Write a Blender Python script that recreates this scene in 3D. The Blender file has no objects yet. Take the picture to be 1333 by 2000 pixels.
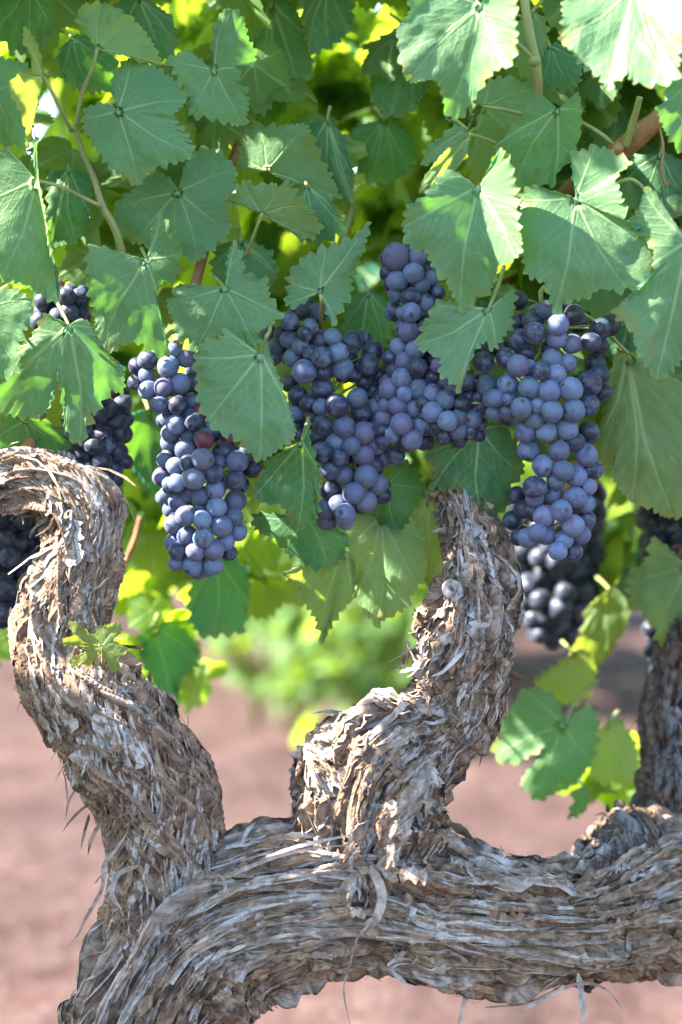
import bpy, math, random
import numpy as np
from mathutils import Vector, Matrix

# ------------------------------------------------------------------ camera
C = bpy.context.scene.collection
PITCH = math.radians(5.0)
K = 0.000375                      # metres per photograph pixel in the plane of the vine
D = 1.6
CAM = np.array([0.0, -D * math.cos(PITCH), 0.72 + D * math.sin(PITCH)])
FWD = np.array([0.0, math.cos(PITCH), -math.sin(PITCH)])
UP = np.array([0.0, math.sin(PITCH), math.cos(PITCH)])
RIGHT = np.array([1.0, 0.0, 0.0])
cam = bpy.data.cameras.new("camera")
cam.sensor_width = 36.0
cam.lens = 36.0 * D / (2000 * K)
cam.clip_start, cam.clip_end = 0.05, 2000
cam.dof.use_dof = True
cam.dof.focus_distance = D - 0.015
cam.dof.aperture_fstop = 3.4
cam.dof.aperture_blades = 0
co = bpy.data.objects.new("camera", cam)
C.objects.link(co)
co.location = CAM
co.rotation_euler = (math.pi / 2 - PITCH, 0, 0)
S_ = bpy.context.scene
S_.camera = co

# ------------------------------------------------------------------ light
SUN = np.array([-0.69, -0.06, 0.66]); SUN = SUN / np.linalg.norm(SUN)
world = bpy.data.worlds.new("World")
S_.world = world
world.use_nodes = True
wn = world.node_tree
bgn = wn.nodes["Background"]
sky = wn.nodes.new("ShaderNodeTexSky")
sky.sky_type = 'NISHITA'
sky.sun_disc = False
sky.sun_elevation = math.asin(SUN[2])
sky.sun_rotation = math.atan2(SUN[0], SUN[1])
sky.dust_density = 0.6
sky.ozone_density = 3.5
wn.links.new(sky.outputs[0], bgn.inputs[0])
bgn.inputs[1].default_value = 0.125
sl = bpy.data.lights.new("sun", 'SUN')
sl.energy = 5.0
sl.angle = math.radians(0.55)
sl.color = (1.0, 0.94, 0.86)
so = bpy.data.objects.new("sun", sl)
C.objects.link(so)
so.rotation_euler = Vector(SUN).to_track_quat('Z', 'Y').to_euler()
vs = S_.view_settings
vs.view_transform = 'Standard'
vs.look = 'None'
vs.exposure = 3.02
vs.gamma = 1.0
S_.cycles.max_bounces = 8
S_.cycles.diffuse_bounces = 4
S_.cycles.transmission_bounces = 5
S_.cycles.glossy_bounces = 3
S_.cycles.use_denoising = True
S_.cycles.sample_clamp_indirect = 6.0

rng = np.random.default_rng(7)
random.seed(7)


# ------------------------------------------------------------------ helpers
def P(px, py, d=0.0):
    """the place whose image is photograph pixel (px, py), d metres beyond the plane of the vine"""
    px, py, d = np.asarray(px, float), np.asarray(py, float), np.asarray(d, float)
    k = K * (D + d) / D
    return (CAM + (D + d)[..., None] * FWD + ((px - 666.5) * k)[..., None] * RIGHT
            - ((py - 1000.0) * k)[..., None] * UP)


def tag(o, label=None, cat=None, group=None, kind=None):
    if label: o["label"] = label
    if cat: o["category"] = cat
    if group: o["group"] = group
    if kind: o["kind"] = kind
    return o


def empty(name, loc):
    o = bpy.data.objects.new(name, None)
    o.empty_display_size = 0.02
    o.location = loc
    C.objects.link(o)
    return o


def mesh_np(name, V, F, mat=None, smooth=True, attrs=None):
    """mesh from arrays; F is a list of face index arrays (n,3) or (n,4)"""
    if isinstance(F, np.ndarray): F = [F]
    F = [f for f in F if len(f)]
    me = bpy.data.meshes.new(name)
    nv = len(V)
    me.vertices.add(nv)
    me.vertices.foreach_set("co", np.ascontiguousarray(V, np.float32).ravel())
    idx = np.concatenate([f.ravel() for f in F]).astype(np.int32)
    tot = np.concatenate([np.full(len(f), f.shape[1]) for f in F]).astype(np.int32)
    st = np.concatenate([[0], np.cumsum(tot)[:-1]]).astype(np.int32)
    me.loops.add(len(idx))
    me.loops.foreach_set("vertex_index", idx)
    me.polygons.add(len(tot))
    me.polygons.foreach_set("loop_start", st)
    me.polygons.foreach_set("use_smooth", np.full(len(tot), smooth))
    me.update(calc_edges=True)
    if attrs:
        for n, a in attrs.items():
            at = me.attributes.new(n, 'FLOAT', 'POINT')
            at.data.foreach_set("value", np.ascontiguousarray(a, np.float32))
    if mat: me.materials.append(mat)
    return me


def link(name, me, parent=None, loc=None):
    o = bpy.data.objects.new(name, me)
    C.objects.link(o)
    if loc is not None: o.location = loc
    if parent is not None:
        o.parent = parent
    return o


def grid_faces(nr, nc, wrap=False):
    r = np.arange(nr - 1)[:, None]
    c = np.arange(nc if wrap else nc - 1)[None, :]
    a = r * nc + c
    b = r * nc + (c + 1) % nc
    return np.stack([a, b, b + nc, a + nc], -1).reshape(-1, 4)


_perm = np.random.default_rng(3).permutation(512).astype(np.int64)
_grad = np.random.default_rng(4).normal(size=(512, 3))
_grad /= np.linalg.norm(_grad, axis=1)[:, None]


def perlin(x, y, z, seed=0):
    x, y, z = np.broadcast_arrays(np.asarray(x, float), np.asarray(y, float), np.asarray(z, float))
    x = x + seed * 17.31; y = y + seed * 5.77; z = z - seed * 9.13
    xi, yi, zi = np.floor(x).astype(np.int64), np.floor(y).astype(np.int64), np.floor(z).astype(np.int64)
    xf, yf, zf = x - xi, y - yi, z - zi
    f = lambda t: t * t * t * (t * (t * 6 - 15) + 10)
    u, v, w = f(xf), f(yf), f(zf)
    out = 0
    for dx in (0, 1):
        for dy in (0, 1):
            for dz in (0, 1):
                h = _perm[(_perm[(_perm[(xi + dx) & 511] + yi + dy) & 511] + zi + dz) & 511]
                g = _grad[h]
                d = g[..., 0] * (xf - dx) + g[..., 1] * (yf - dy) + g[..., 2] * (zf - dz)
                out = out + d * (u if dx else 1 - u) * (v if dy else 1 - v) * (w if dz else 1 - w)
    return out * 1.5


def catmull(pts, n):
    """n points along a Catmull-Rom curve through pts (any dimension)"""
    p = np.asarray(pts, float)
    q = np.vstack([2 * p[0] - p[1], p, 2 * p[-1] - p[-2]])
    t = np.linspace(0, len(p) - 1 - 1e-9, n)
    i = t.astype(int); f = (t - i)[:, None]
    a, b, c, d = q[i], q[i + 1], q[i + 2], q[i + 3]
    return 0.5 * (2 * b + (c - a) * f + (2 * a - 5 * b + 4 * c - d) * f ** 2 + (3 * b - a - 3 * c + d) * f ** 3)


def frames(c):
    """tangents, normals, binormals along a curve by parallel transport"""
    t = np.gradient(c, axis=0)
    t /= np.linalg.norm(t, axis=1)[:, None]
    n = np.zeros_like(t)
    a = np.array([0, -1.0, 0.02])
    a = a - t[0] * a.dot(t[0]); n[0] = a / np.linalg.norm(a)
    for i in range(1, len(c)):
        a = n[i - 1] - t[i] * n[i - 1].dot(t[i])
        n[i] = a / np.linalg.norm(a)
    return t, n, np.cross(t, n)


def tube(pts, rad, sides=8, n=16, wob=0.0, cap=True):
    """V, F of a tube through world points"""
    c = catmull(pts, n)
    r = catmull(np.asarray(rad, float)[:, None], n)[:, 0]
    t, nn, bb = frames(c)
    th = np.linspace(0, 2 * math.pi, sides, endpoint=False)
    rr = r[:, None] * np.ones(sides)
    if wob:
        rr = rr * (1 + wob * perlin(np.cos(th)[None] * 1.3, np.sin(th)[None] * 1.3, np.arange(n)[:, None] * 0.35, int(abs(pts[0][0]) * 1000) % 17))
    V = c[:, None] + rr[..., None] * (np.cos(th)[None, :, None] * nn[:, None] + np.sin(th)[None, :, None] * bb[:, None])
    V = V.reshape(-1, 3)
    F = [grid_faces(n, sides, True)]
    if cap:
        V = np.vstack([V, c[:1], c[-1:]])
        k = n * sides
        j = np.arange(sides)
        F.append(np.stack([np.full(sides, k), (j + 1) % sides, j], 1))
        o = (n - 1) * sides
        F.append(np.stack([np.full(sides, k + 1), o + j, o + (j + 1) % sides], 1))
    return V, F


class Acc:
    """collects several shapes into one mesh"""
    def __init__(s): s.V, s.F, s.n, s.A = [], [], 0, []
    def add(s, V, F, a=None):
        if isinstance(F, np.ndarray): F = [F]
        s.V.append(V); s.F += [f + s.n for f in F]; s.n += len(V)
        s.A.append(np.zeros(len(V)) if a is None else np.broadcast_to(a, (len(V),)))
    def mesh(s, name, mat, smooth=True, attr="tone"):
        q = [f for f in s.F if f.shape[1] == 4]; t = [f for f in s.F if f.shape[1] == 3]
        F = ([np.concatenate(q)] if q else []) + ([np.concatenate(t)] if t else [])
        return mesh_np(name, np.concatenate(s.V), F, mat, smooth, {attr: np.concatenate(s.A)})


# ------------------------------------------------------------------ materials
class NT:
    def __init__(s, name):
        s.m = bpy.data.materials.new(name); s.m.use_nodes = True
        s.t = s.m.node_tree; s.p = s.t.nodes["Principled BSDF"]; s.out = s.t.nodes["Material Output"]
    def n(s, kind, **kw):
        x = s.t.nodes.new(kind)
        for k, v in kw.items(): setattr(x, k, v)
        return x
    def set(s, sock, v):
        if isinstance(v, bpy.types.NodeSocket): s.t.links.new(v, sock)
        elif v is not None: sock.default_value = v
    def math(s, op, a, b=None, clamp=False):
        x = s.n("ShaderNodeMath", operation=op, use_clamp=clamp); s.set(x.inputs[0], a); s.set(x.inputs[1], b); return x.outputs[0]
    def mix(s, f, a, b):
        x = s.n("ShaderNodeMix", data_type='RGBA'); s.set(x.inputs[0], f); s.set(x.inputs[6], a); s.set(x.inputs[7], b); return x.outputs[2]
    def ramp(s, f, stops):
        x = s.n("ShaderNodeValToRGB"); e = x.color_ramp.elements
        while len(e) < len(stops): e.new(0.5)
        for el, (p, c) in zip(e, stops):
            el.position = p; el.color = c if len(c) == 4 else (*c, 1)
        s.set(x.inputs[0], f); return x.outputs[0]
    def coord(s): return s.n("ShaderNodeTexCoord").outputs["Object"]
    def attr(s, name): return s.n("ShaderNodeAttribute", attribute_name=name).outputs["Fac"]
    def rnd(s): return s.n("ShaderNodeObjectInfo").outputs["Random"]
    def noise(s, vec, scale, detail=3, rough=0.55, dist=0.0, out=0):
        x = s.n("ShaderNodeTexNoise"); s.set(x.inputs["Vector"], vec); x.inputs["Scale"].default_value = scale
        x.inputs["Detail"].default_value = detail; x.inputs["Roughness"].default_value = rough; x.inputs["Distortion"].default_value = dist
        return x.outputs[out]
    def voro(s, vec, scale, feature='DISTANCE_TO_EDGE'):
        x = s.n("ShaderNodeTexVoronoi", feature=feature); s.set(x.inputs["Vector"], vec); x.inputs["Scale"].default_value = scale; return x.outputs[0]
    def bump(s, h, strength, dist):
        x = s.n("ShaderNodeBump"); s.set(x.inputs["Height"], h); x.inputs["Strength"].default_value = strength; x.inputs["Distance"].default_value = dist; return x.outputs[0]
    def seeded(s, scale=37.0):
        v = s.n("ShaderNodeVectorMath", operation='ADD'); s.t.links.new(s.coord(), v.inputs[0])
        c = s.n("ShaderNodeCombineXYZ"); q = s.math('MULTIPLY', s.rnd(), scale)
        for i in range(3): s.t.links.new(q, c.inputs[i])
        s.t.links.new(c.outputs[0], v.inputs[1]); return v.outputs[0]


def leaf_material(name, upper, under, glow, trans=0.36, rough=0.40, spec=0.16, sub=1.0):
    m = NT(name)
    vec = m.seeded(3.0)
    vein = m.attr("vein"); edge = m.attr("edge")
    big = m.noise(vec, 22, 4, 0.6)
    fine = m.noise(vec, 260, 3, 0.6)
    cells = m.voro(vec, 330)
    net = m.math('MULTIPLY', m.ramp(cells, [(0.0, (1, 1, 1)), (0.10, (0, 0, 0))]), 0.10)
    vein_all = m.math('MAXIMUM', vein, net)
    u2 = tuple(c * f for c, f in zip(upper, (1.4, 1.35, 1.4)))
    up = m.mix(m.ramp(big, [(0.32, (0, 0, 0)), (0.72, (1, 1, 1))]), (*upper, 1), (*u2, 1))
    hs = m.n("ShaderNodeHueSaturation")
    m.set(hs.inputs["Hue"], m.math('ADD', 0.484, m.math('MULTIPLY', m.rnd(), 0.032)))
    m.set(hs.inputs["Value"], m.math('ADD', 0.78, m.math('MULTIPLY', m.rnd(), 0.5)))
    m.set(hs.inputs["Color"], up)
    up = m.mix(m.math('MULTIPLY', fine, 0.22), hs.outputs[0], (0.03, 0.19, 0.17, 1))
    geo = m.n("ShaderNodeNewGeometry")
    body = m.mix(geo.outputs["Backfacing"], up, (*under, 1))
    col = m.mix(m.math('MULTIPLY', vein_all, 0.75), body, (0.32, 0.44, 0.19, 1))
    col = m.mix(m.math('MULTIPLY', edge, 0.55), col, (0.30, 0.28, 0.07, 1))
    rim = m.math('MULTIPLY', m.attr("rim"), m.ramp(m.noise(vec, 48, 3, 0.6), [(0.50, (0, 0, 0)), (0.66, (1, 1, 1))]))
    col = m.mix(m.math('MULTIPLY', rim, 0.8), col, (0.20, 0.17, 0.045, 1))
    spots = m.ramp(m.noise(vec, 75, 2, 0.5), [(0.70, (0, 0, 0)), (0.74, (1, 1, 1))])
    col = m.mix(m.math('MULTIPLY', spots, 0.5), col, (0.13, 0.08, 0.03, 1))
    m.set(m.p.inputs["Base Color"], col)
    m.set(m.p.inputs["Roughness"], m.math('ADD', rough, m.math('MULTIPLY', fine, 0.16)))
    m.p.inputs["Specular IOR Level"].default_value = spec
    h = m.math('SUBTRACT', m.math('MULTIPLY', m.noise(vec, 420, 2, 0.5), 0.6), m.math('MULTIPLY', vein_all, 0.9))
    bp = m.bump(h, 0.7, 0.0008)
    m.t.links.new(bp, m.p.inputs["Normal"])
    tr = m.n("ShaderNodeBsdfTranslucent")
    tc = m.mix(m.math('MULTIPLY', vein_all, 0.5), (*glow, 1), tuple(c * 0.55 for c in glow) + (1,))
    m.set(tr.inputs[0], tc)
    mx = m.n("ShaderNodeMixShader")
    mx.inputs[0].default_value = trans
    m.t.links.new(m.p.outputs[0], mx.inputs[1]); m.t.links.new(tr.outputs[0], mx.inputs[2])
    m.t.links.new(mx.outputs[0], m.out.inputs[0])
    return m.m


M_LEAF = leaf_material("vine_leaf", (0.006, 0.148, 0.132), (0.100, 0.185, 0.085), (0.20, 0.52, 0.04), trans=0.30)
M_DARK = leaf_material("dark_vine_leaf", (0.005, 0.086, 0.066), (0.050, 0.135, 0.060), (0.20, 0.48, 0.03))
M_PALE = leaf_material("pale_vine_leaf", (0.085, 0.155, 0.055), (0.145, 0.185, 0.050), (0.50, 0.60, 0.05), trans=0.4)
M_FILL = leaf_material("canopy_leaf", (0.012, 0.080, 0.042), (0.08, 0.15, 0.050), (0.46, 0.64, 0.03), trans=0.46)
M_AMBER = leaf_material("amber_leaf", (0.30, 0.16, 0.04), (0.30, 0.17, 0.05), (0.7, 0.35, 0.05))


def stem_material(name, a, b, scale=60, rough=0.5):
    m = NT(name)
    vec = m.seeded(5.0)
    f = m.noise(vec, scale, 4, 0.6)
    col = m.mix(m.ramp(f, [(0.35, (0, 0, 0)), (0.65, (1, 1, 1))]), (*a, 1), (*b, 1))
    m.set(m.p.inputs["Base Color"], col)
    m.p.inputs["Roughness"].default_value = rough
    m.t.links.new(m.bump(m.noise(vec, scale * 6, 3), 0.4, 0.0008), m.p.inputs["Normal"])
    return m.m


M_PETIOLE = stem_material("petiole", (0.22, 0.27, 0.07), (0.28, 0.25, 0.10))
M_SHOOT = stem_material("green_shoot", (0.20, 0.24, 0.07), (0.26, 0.20, 0.08))
M_CANE = stem_material("brown_cane", (0.22, 0.095, 0.035), (0.30, 0.15, 0.065), 45)
M_RACHIS = stem_material("bunch_stem", (0.26, 0.30, 0.07), (0.30, 0.22, 0.08), 80)


def grape_material():
    m = NT("grape_skin")
    vec = m.seeded(11.0)
    oi = m.n("ShaderNodeObjectInfo")
    skin = oi.outputs["Color"]; dens = oi.outputs["Alpha"]
    rnd = oi.outputs["Random"]
    smear = m.noise(vec, 1.15, 5, 0.62, 0.6)
    fine = m.noise(vec, 9.0, 4, 0.7)
    speck = m.noise(vec, 26.0, 2, 0.6)
    thr = m.math('ADD', m.math('MULTIPLY', smear, 1.5), m.math('MULTIPLY', fine, 0.45))
    thr = m.math('ADD', thr, m.math('SUBTRACT', dens, 1.44))
    cov = m.ramp(thr, [(0.20, (0.08, 0.08, 0.08)), (0.52, (1, 1, 1))])
    cov = m.math('MULTIPLY', cov, m.math('ADD', 0.72, m.math('MULTIPLY', fine, 0.42)), True)
    hs = m.n("ShaderNodeHueSaturation")
    hs.inputs["Color"].default_value = (0.124, 0.172, 0.240, 1)
    m.set(hs.inputs["Hue"], m.math('ADD', 0.492, m.math('MULTIPLY', rnd, 0.045)))
    m.set(hs.inputs["Value"], m.math('ADD', 0.62, m.math('MULTIPLY', m.math('FRACT', m.math('MULTIPLY', rnd, 7.3)), 0.55)))
    bloom = m.mix(0.20, hs.outputs[0], skin)
    col = m.mix(cov, skin, bloom)
    dots = m.ramp(speck, [(0.69, (0, 0, 0)), (0.74, (1, 1, 1))])
    col = m.mix(m.math('MULTIPLY', dots, 0.35), col, (0.34, 0.36, 0.44, 1))
    sx = m.n("ShaderNodeSeparateXYZ"); m.t.links.new(m.coord(), sx.inputs[0])
    scar = m.ramp(m.math('MULTIPLY', sx.outputs[2], -1.0), [(0.9955, (0, 0, 0)), (0.9975, (1, 1, 1))])
    col = m.mix(scar, col, (0.05, 0.035, 0.02, 1))
    m.set(m.p.inputs["Base Color"], col)
    m.set(m.p.inputs["Roughness"], m.math('SUBTRACT', 0.66, m.math('MULTIPLY', m.math('SUBTRACT', 1.0, cov), 0.28)))
    m.p.inputs["Specular IOR Level"].default_value = 0.42
    m.p.inputs["Sheen Weight"].default_value = 0.12
    m.p.inputs["Sheen Roughness"].default_value = 0.5
    m.p.inputs["Sheen Tint"].default_value = (0.6, 0.68, 1, 1)
    m.t.links.new(m.bump(fine, 0.12, 0.03), m.p.inputs["Normal"])
    return m.m


M_GRAPE = grape_material()


def bark_material(name, greys, browns, sc=1.0):
    m = NT(name)
    vec = m.coord()
    tone = m.attr("tone")
    big = m.noise(vec, 16 * sc, 4, 0.6, 0.4)
    mid = m.noise(vec, 90 * sc, 4, 0.65, 0.8)
    fine = m.noise(vec, 700, 3, 0.7)
    base = m.mix(m.ramp(mid, [(0.3, (0, 0, 0)), (0.7, (1, 1, 1))]), (*greys[0], 1), (*greys[1], 1))
    tan = m.mix(m.ramp(mid, [(0.35, (0, 0, 0)), (0.65, (1, 1, 1))]), (*browns[0], 1), (*browns[1], 1))
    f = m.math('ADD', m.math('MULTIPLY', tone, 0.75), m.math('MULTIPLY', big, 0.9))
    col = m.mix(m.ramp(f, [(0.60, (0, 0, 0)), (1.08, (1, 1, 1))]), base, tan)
    hs = m.n("ShaderNodeHueSaturation")
    m.set(hs.inputs["Value"], m.math('ADD', 0.62, m.math('MULTIPLY', fine, 0.75)))
    m.set(hs.inputs["Color"], col)
    m.set(m.p.inputs["Base Color"], hs.outputs[0])
    m.p.inputs["Roughness"].default_value = 0.85
    m.p.inputs["Specular IOR Level"].default_value = 0.18
    m.t.links.new(m.bump(m.math('ADD', fine, m.math('MULTIPLY', mid, 1.2)), 0.6, 0.0015), m.p.inputs["Normal"])
    return m.m


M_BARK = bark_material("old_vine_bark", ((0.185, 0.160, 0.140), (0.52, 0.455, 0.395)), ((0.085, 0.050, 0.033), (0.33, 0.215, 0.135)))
M_BARKD = bark_material("shaded_old_bark", ((0.085, 0.077, 0.070), (0.24, 0.218, 0.198)), ((0.055, 0.034, 0.024), (0.17, 0.113, 0.074)))  # darker copy of the bark, with shade put into its colours
M_SCAR = stem_material("pruning_scar", (0.12, 0.10, 0.085), (0.33, 0.30, 0.27), 220, 0.8)


def ground_material():
    m = NT("red_clay_soil")
    g = m.n("ShaderNodeNewGeometry").outputs["Position"]
    a = m.noise(g, 3.2, 5, 0.65); b = m.noise(g, 14, 5, 0.7); c = m.noise(g, 90, 3, 0.6)
    col = m.mix(m.ramp(a, [(0.35, (0, 0, 0)), (0.65, (1, 1, 1))]), (0.036, 0.0175, 0.0135, 1), (0.076, 0.042, 0.034, 1))
    col = m.mix(m.ramp(b, [(0.35, (0, 0, 0)), (0.7, (1, 1, 1))]), col, (0.092, 0.058, 0.050, 1))
    peb = m.ramp(m.voro(g, 22, 'F1'), [(0.10, (1, 1, 1)), (0.16, (0, 0, 0))])
    col = m.mix(m.math('MULTIPLY', peb, 0.5), col, (0.26, 0.20, 0.17, 1))
    m.set(m.p.inputs["Base Color"], col)
    m.p.inputs["Roughness"].default_value = 0.95
    m.p.inputs["Specular IOR Level"].default_value = 0.1
    m.t.links.new(m.bump(m.math('ADD', b, m.math('MULTIPLY', c, 0.4)), 0.9, 0.03), m.p.inputs["Normal"])
    return m.m


# ------------------------------------------------------------------ the ground
def ground():
    def axis(lo, hi, core0, core1, st):
        a = np.arange(core0, core1 + 1e-6, st)
        l = core0 - np.geomspace(0.3, core0 - lo, 26)[::-1]
        h = core1 + np.geomspace(0.3, hi - core1, 26)
        return np.concatenate([l, a, h])
    xs = axis(-600, 600, -3.0, 3.0, 0.045)
    ys = axis(-200, 900, -0.5, 6.0, 0.045)
    X, Y = np.meshgrid(xs, ys)
    Z = 0.035 * perlin(X * 1.1, Y * 1.1, 0, 1) + 0.025 * perlin(X * 4, Y * 4, 0, 2) + 0.016 * np.abs(perlin(X * 11, Y * 11, 0, 3))
    fade = np.clip(1 - (np.hypot(X, Y - 2) - 7) / 10, 0, 1)
    Z = Z * fade - 0.02
    V = np.stack([X, Y, Z], -1).reshape(-1, 3)
    o = link("ground", mesh_np("ground", V, grid_faces(len(ys), len(xs)), ground_material()))
    tag(o, "bare red clay soil between the vineyard rows", "ground", kind="structure")


ground()

# ------------------------------------------------------------------ the old vine
vine = empty("grapevine", (P(255, 2960, 0.02)))
vine.location = (vine.location.x, vine.location.y, 0.0)
VINE_LOC = np.array(vine.location)
tag(vine, "old gnarled grapevine with shredding grey bark and thick bent arms", "grapevine")


def bark_limb(name, pts, mat, seed, style="strip", n_strip=1400, step=0.0011, twist=0.0, rough=1.0, tone0=0.0,
              length=(0.012, 0.055), width=(0.0012, 0.0048), lift=1.0, extra=None, lump=0.10, parent=None, swirl=0.25, grain=1.0, warp=0.006, burls=(), plates=0.06, shade_end=0.0):
    """a limb: pts are (px, py, radius px, depth m). One mesh: a deeply fissured tube plus its peeling bark."""
    r_ = np.random.default_rng(seed)
    w = np.array([P(a, b, d) for a, b, r, d in pts])
    rad = np.array([r * K for a, b, r, d in pts])
    L = np.linalg.norm(np.diff(w, axis=0), axis=1).sum()
    n = int(L / step); 
    cr = catmull(np.hstack([w, rad[:, None]]), n * 4)
    cum = np.concatenate([[0], np.cumsum(np.linalg.norm(np.diff(cr[:, :3], axis=0), axis=1))])
    ss = np.linspace(0, cum[-1], n)
    cr = np.stack([np.interp(ss, cum, cr[:, k]) for k in range(4)], 1)
    c, rr = cr[:, :3], cr[:, 3]
    t, nn, bb = frames(c)
    rav = float(rr.mean())
    m = int(2 * math.pi * rav / step)
    th = np.linspace(0, 2 * math.pi, m, endpoint=False)
    S, T = np.meshgrid(ss, th, indexing='ij')
    Tw = T + twist * S / rav
    cx, sx = np.cos(Tw) * rav, np.sin(Tw) * rav
    # strand noise: fine across the grain, long with it
    wx = warp * perlin(cx * 40, sx * 40, S * 40 * grain, seed); wy = warp * perlin(cx * 40, sx * 40, S * 40, seed + 1)
    a, b = cx + wx, sx + wy
    fs = grain if style == "strip" else 3.2
    n1 = perlin(a * 150, b * 150, S * 17 * fs, seed + 2)
    n2 = perlin(a * 380, b * 380, S * 42 * fs, seed + 3)
    n3 = perlin(a * 75, b * 75, S * 13 * fs, seed + 4)
    n4 = perlin(a * 700, b * 700, S * 110 * fs, seed + 7)
    lumps = perlin(cx * 13, sx * 13, S * 13, seed + 5) * 0.6 + perlin(cx * 30, sx * 30, S * 30, seed + 6) * 0.45 + np.clip(perlin(cx * 24, sx * 24, S * 20, seed + 16) - 0.25, 0, 1) * 1.3
    disp = lumps * lump * 2 * rr[:, None]
    d2 = (-0.0050 * np.exp(-(n1 / 0.12) ** 2) - 0.0085 * np.exp(-(n3 / 0.10) ** 2) + 0.0055 * n1 + 0.004 * n3
          - 0.0030 * np.exp(-(n2 / 0.16) ** 2) + 0.0022 * n2 + 0.0013 * n4)
    if style == "flake":
        st = perlin(cx * 110, sx * 110, S * 95, seed + 8)
        d2 = d2 * 0.7 + 0.004 * np.floor(st * 4) / 4
    disp = disp + d2 * rough
    R = rr[:, None] + disp
    endf = np.minimum(np.arange(n), np.arange(n)[::-1]) * step / (0.35 * rr)
    ef = np.sqrt(np.clip(1 - (1 - np.clip(endf, 0, 1)) ** 2, 0.02, 1))
    R = R * ef[:, None]
    dirs = np.cos(T)[..., None] * nn[:, None] + np.sin(T)[..., None] * bb[:, None]
    for (bx, by, bd, brad, bamp) in burls:
        q_ = c[:, None] + R[..., None] * dirs - P(bx, by, bd)
        R = R + bamp * np.exp(-(q_ ** 2).sum(-1) / brad ** 2)
    V = c[:, None] + R[..., None] * dirs
    tone = 0.42 + 0.55 * perlin(a * 60, b * 60, S * 8, seed + 9) + tone0
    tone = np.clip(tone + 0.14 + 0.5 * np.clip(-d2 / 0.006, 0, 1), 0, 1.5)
    acc = Acc()
    acc.add(V.reshape(-1, 3), grid_faces(n, m, True), tone.reshape(-1))
    # peeling strips
    nk = 9

    def surf(s, theta):
        fi = np.clip(s / ss[-1] * (n - 1), 0, n - 1.001); i = fi.astype(int); f = fi - i
        j = np.floor(theta / (2 * math.pi) * m).astype(int) % m
        ci = c[i] * (1 - f)[..., None] + c[np.minimum(i + 1, n - 1)] * f[..., None]
        return ci, R[i, j], dirs[i, j], t[i]

    N = int(n_strip * (0.9 if style == "strip" else 0.6))
    nk = 13
    big = r_.random(N)
    if style == "strip":
        Ls = length[0] + (length[1] - length[0]) * big ** 2.0
        Ws = width[0] * np.exp(r_.normal(0.45, 0.55, N)); Ws = np.clip(Ws, width[0] * 0.5, width[1] * 1.6)
    else:
        Ls = 0.005 + 0.015 * big ** 1.5
        Ws = 0.0025 + 0.0065 * r_.random(N) ** 1.3
    s0 = r_.uniform(0.002, ss[-1] - 0.002, N)
    th0 = r_.uniform(0, 2 * math.pi, N)
    cover = perlin(np.cos(th0) * 1.6, np.sin(th0) * 1.6, s0 * 26, seed + 40) + 0.5 * perlin(np.cos(th0) * 4, np.sin(th0) * 4, s0 * 70, seed + 41)
    keep = cover > r_.uniform(-0.75, 0.05, N)
    big, s0, th0, Ls, Ws = big[keep], s0[keep], th0[keep], Ls[keep], Ws[keep]; N = len(s0)
    plate = r_.random(N) < plates
    Ws = np.where(plate, r_.uniform(0.006, 0.013, N), Ws); Ls = np.where(plate, r_.uniform(0.010, 0.034, N), Ls)
    sg = np.where(r_.random(N) < (0.65 if style == "strip" else 0.5), -1, 1)
    jit = r_.normal(0, 0.05 if style == "strip" else 0.45, N)
    jit = np.where(plate, r_.normal(0, 0.45, N), jit)
    jit2 = r_.normal(0, 0.10 if style == "strip" else 0.4, N)
    curl = np.where(r_.random(N) < (0.05 if style == 'strip' else 0.16), r_.uniform(0.15, 0.6, N), r_.uniform(0.0, 0.05, N)) * lift
    k = np.linspace(0, 1, nk)[None, :]
    sk = np.zeros((N, nk)); thk = np.zeros((N, nk)); sk[:, 0] = s0; thk[:, 0] = th0
    for i in range(1, nk):                         # follow the grain
        sc_, tc_ = sk[:, i - 1], thk[:, i - 1]
        rb_ = np.interp(sc_, ss, rr)
        an = swirl * (1.5 * perlin(np.cos(tc_) * rb_ * 22, np.sin(tc_) * rb_ * 22, sc_ * 22, seed + 20) + 0.8 * perlin(np.cos(tc_) * rb_ * 60, np.sin(tc_) * rb_ * 60, sc_ * 60, seed + 21)) + jit + jit2 * i / nk + twist
        st_ = Ls / (nk - 1)
        sk[:, i] = sc_ + sg * st_ * np.cos(an)
        thk[:, i] = tc_ + sg * st_ * np.sin(an) / rb_
    cc, Rk, dk, tk = surf(sk, thk)
    tn = np.clip(r_.normal(0.46 + tone0, 0.42, N) + 0.95 * perlin(np.cos(th0) * 2, np.sin(th0) * 2, s0 * 22, seed + 30) + shade_end * np.clip((s0 / ss[-1] - 0.74) / 0.12, 0, 1), 0, 1.4)  # shade on the limb's far end is put into the strip colour
    ker = np.ones(5) / 5
    Rk = np.apply_along_axis(lambda v: np.convolve(np.pad(v, 2, mode='edge'), ker, 'valid'), 1, Rk)
    off = 0.0001 + r_.random(N)[:, None] ** 2 * 0.0016 + curl[:, None] * np.minimum(Ls, 0.026)[:, None] * k ** 2.6
    ctr = cc + (Rk + off)[..., None] * dk
    dirp = np.gradient(ctr, axis=1); dirp /= np.linalg.norm(dirp, axis=-1)[..., None] + 1e-9
    bt = np.cross(dk, dirp); bt /= np.linalg.norm(bt, axis=-1)[..., None] + 1e-9
    tw = (r_.normal(0, 0.9, N) * (curl / 0.3))[:, None] * k ** 2 + r_.normal(0, 0.16, N)[:, None]
    side = bt * np.cos(tw)[..., None] + dk * np.sin(tw)[..., None]
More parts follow.
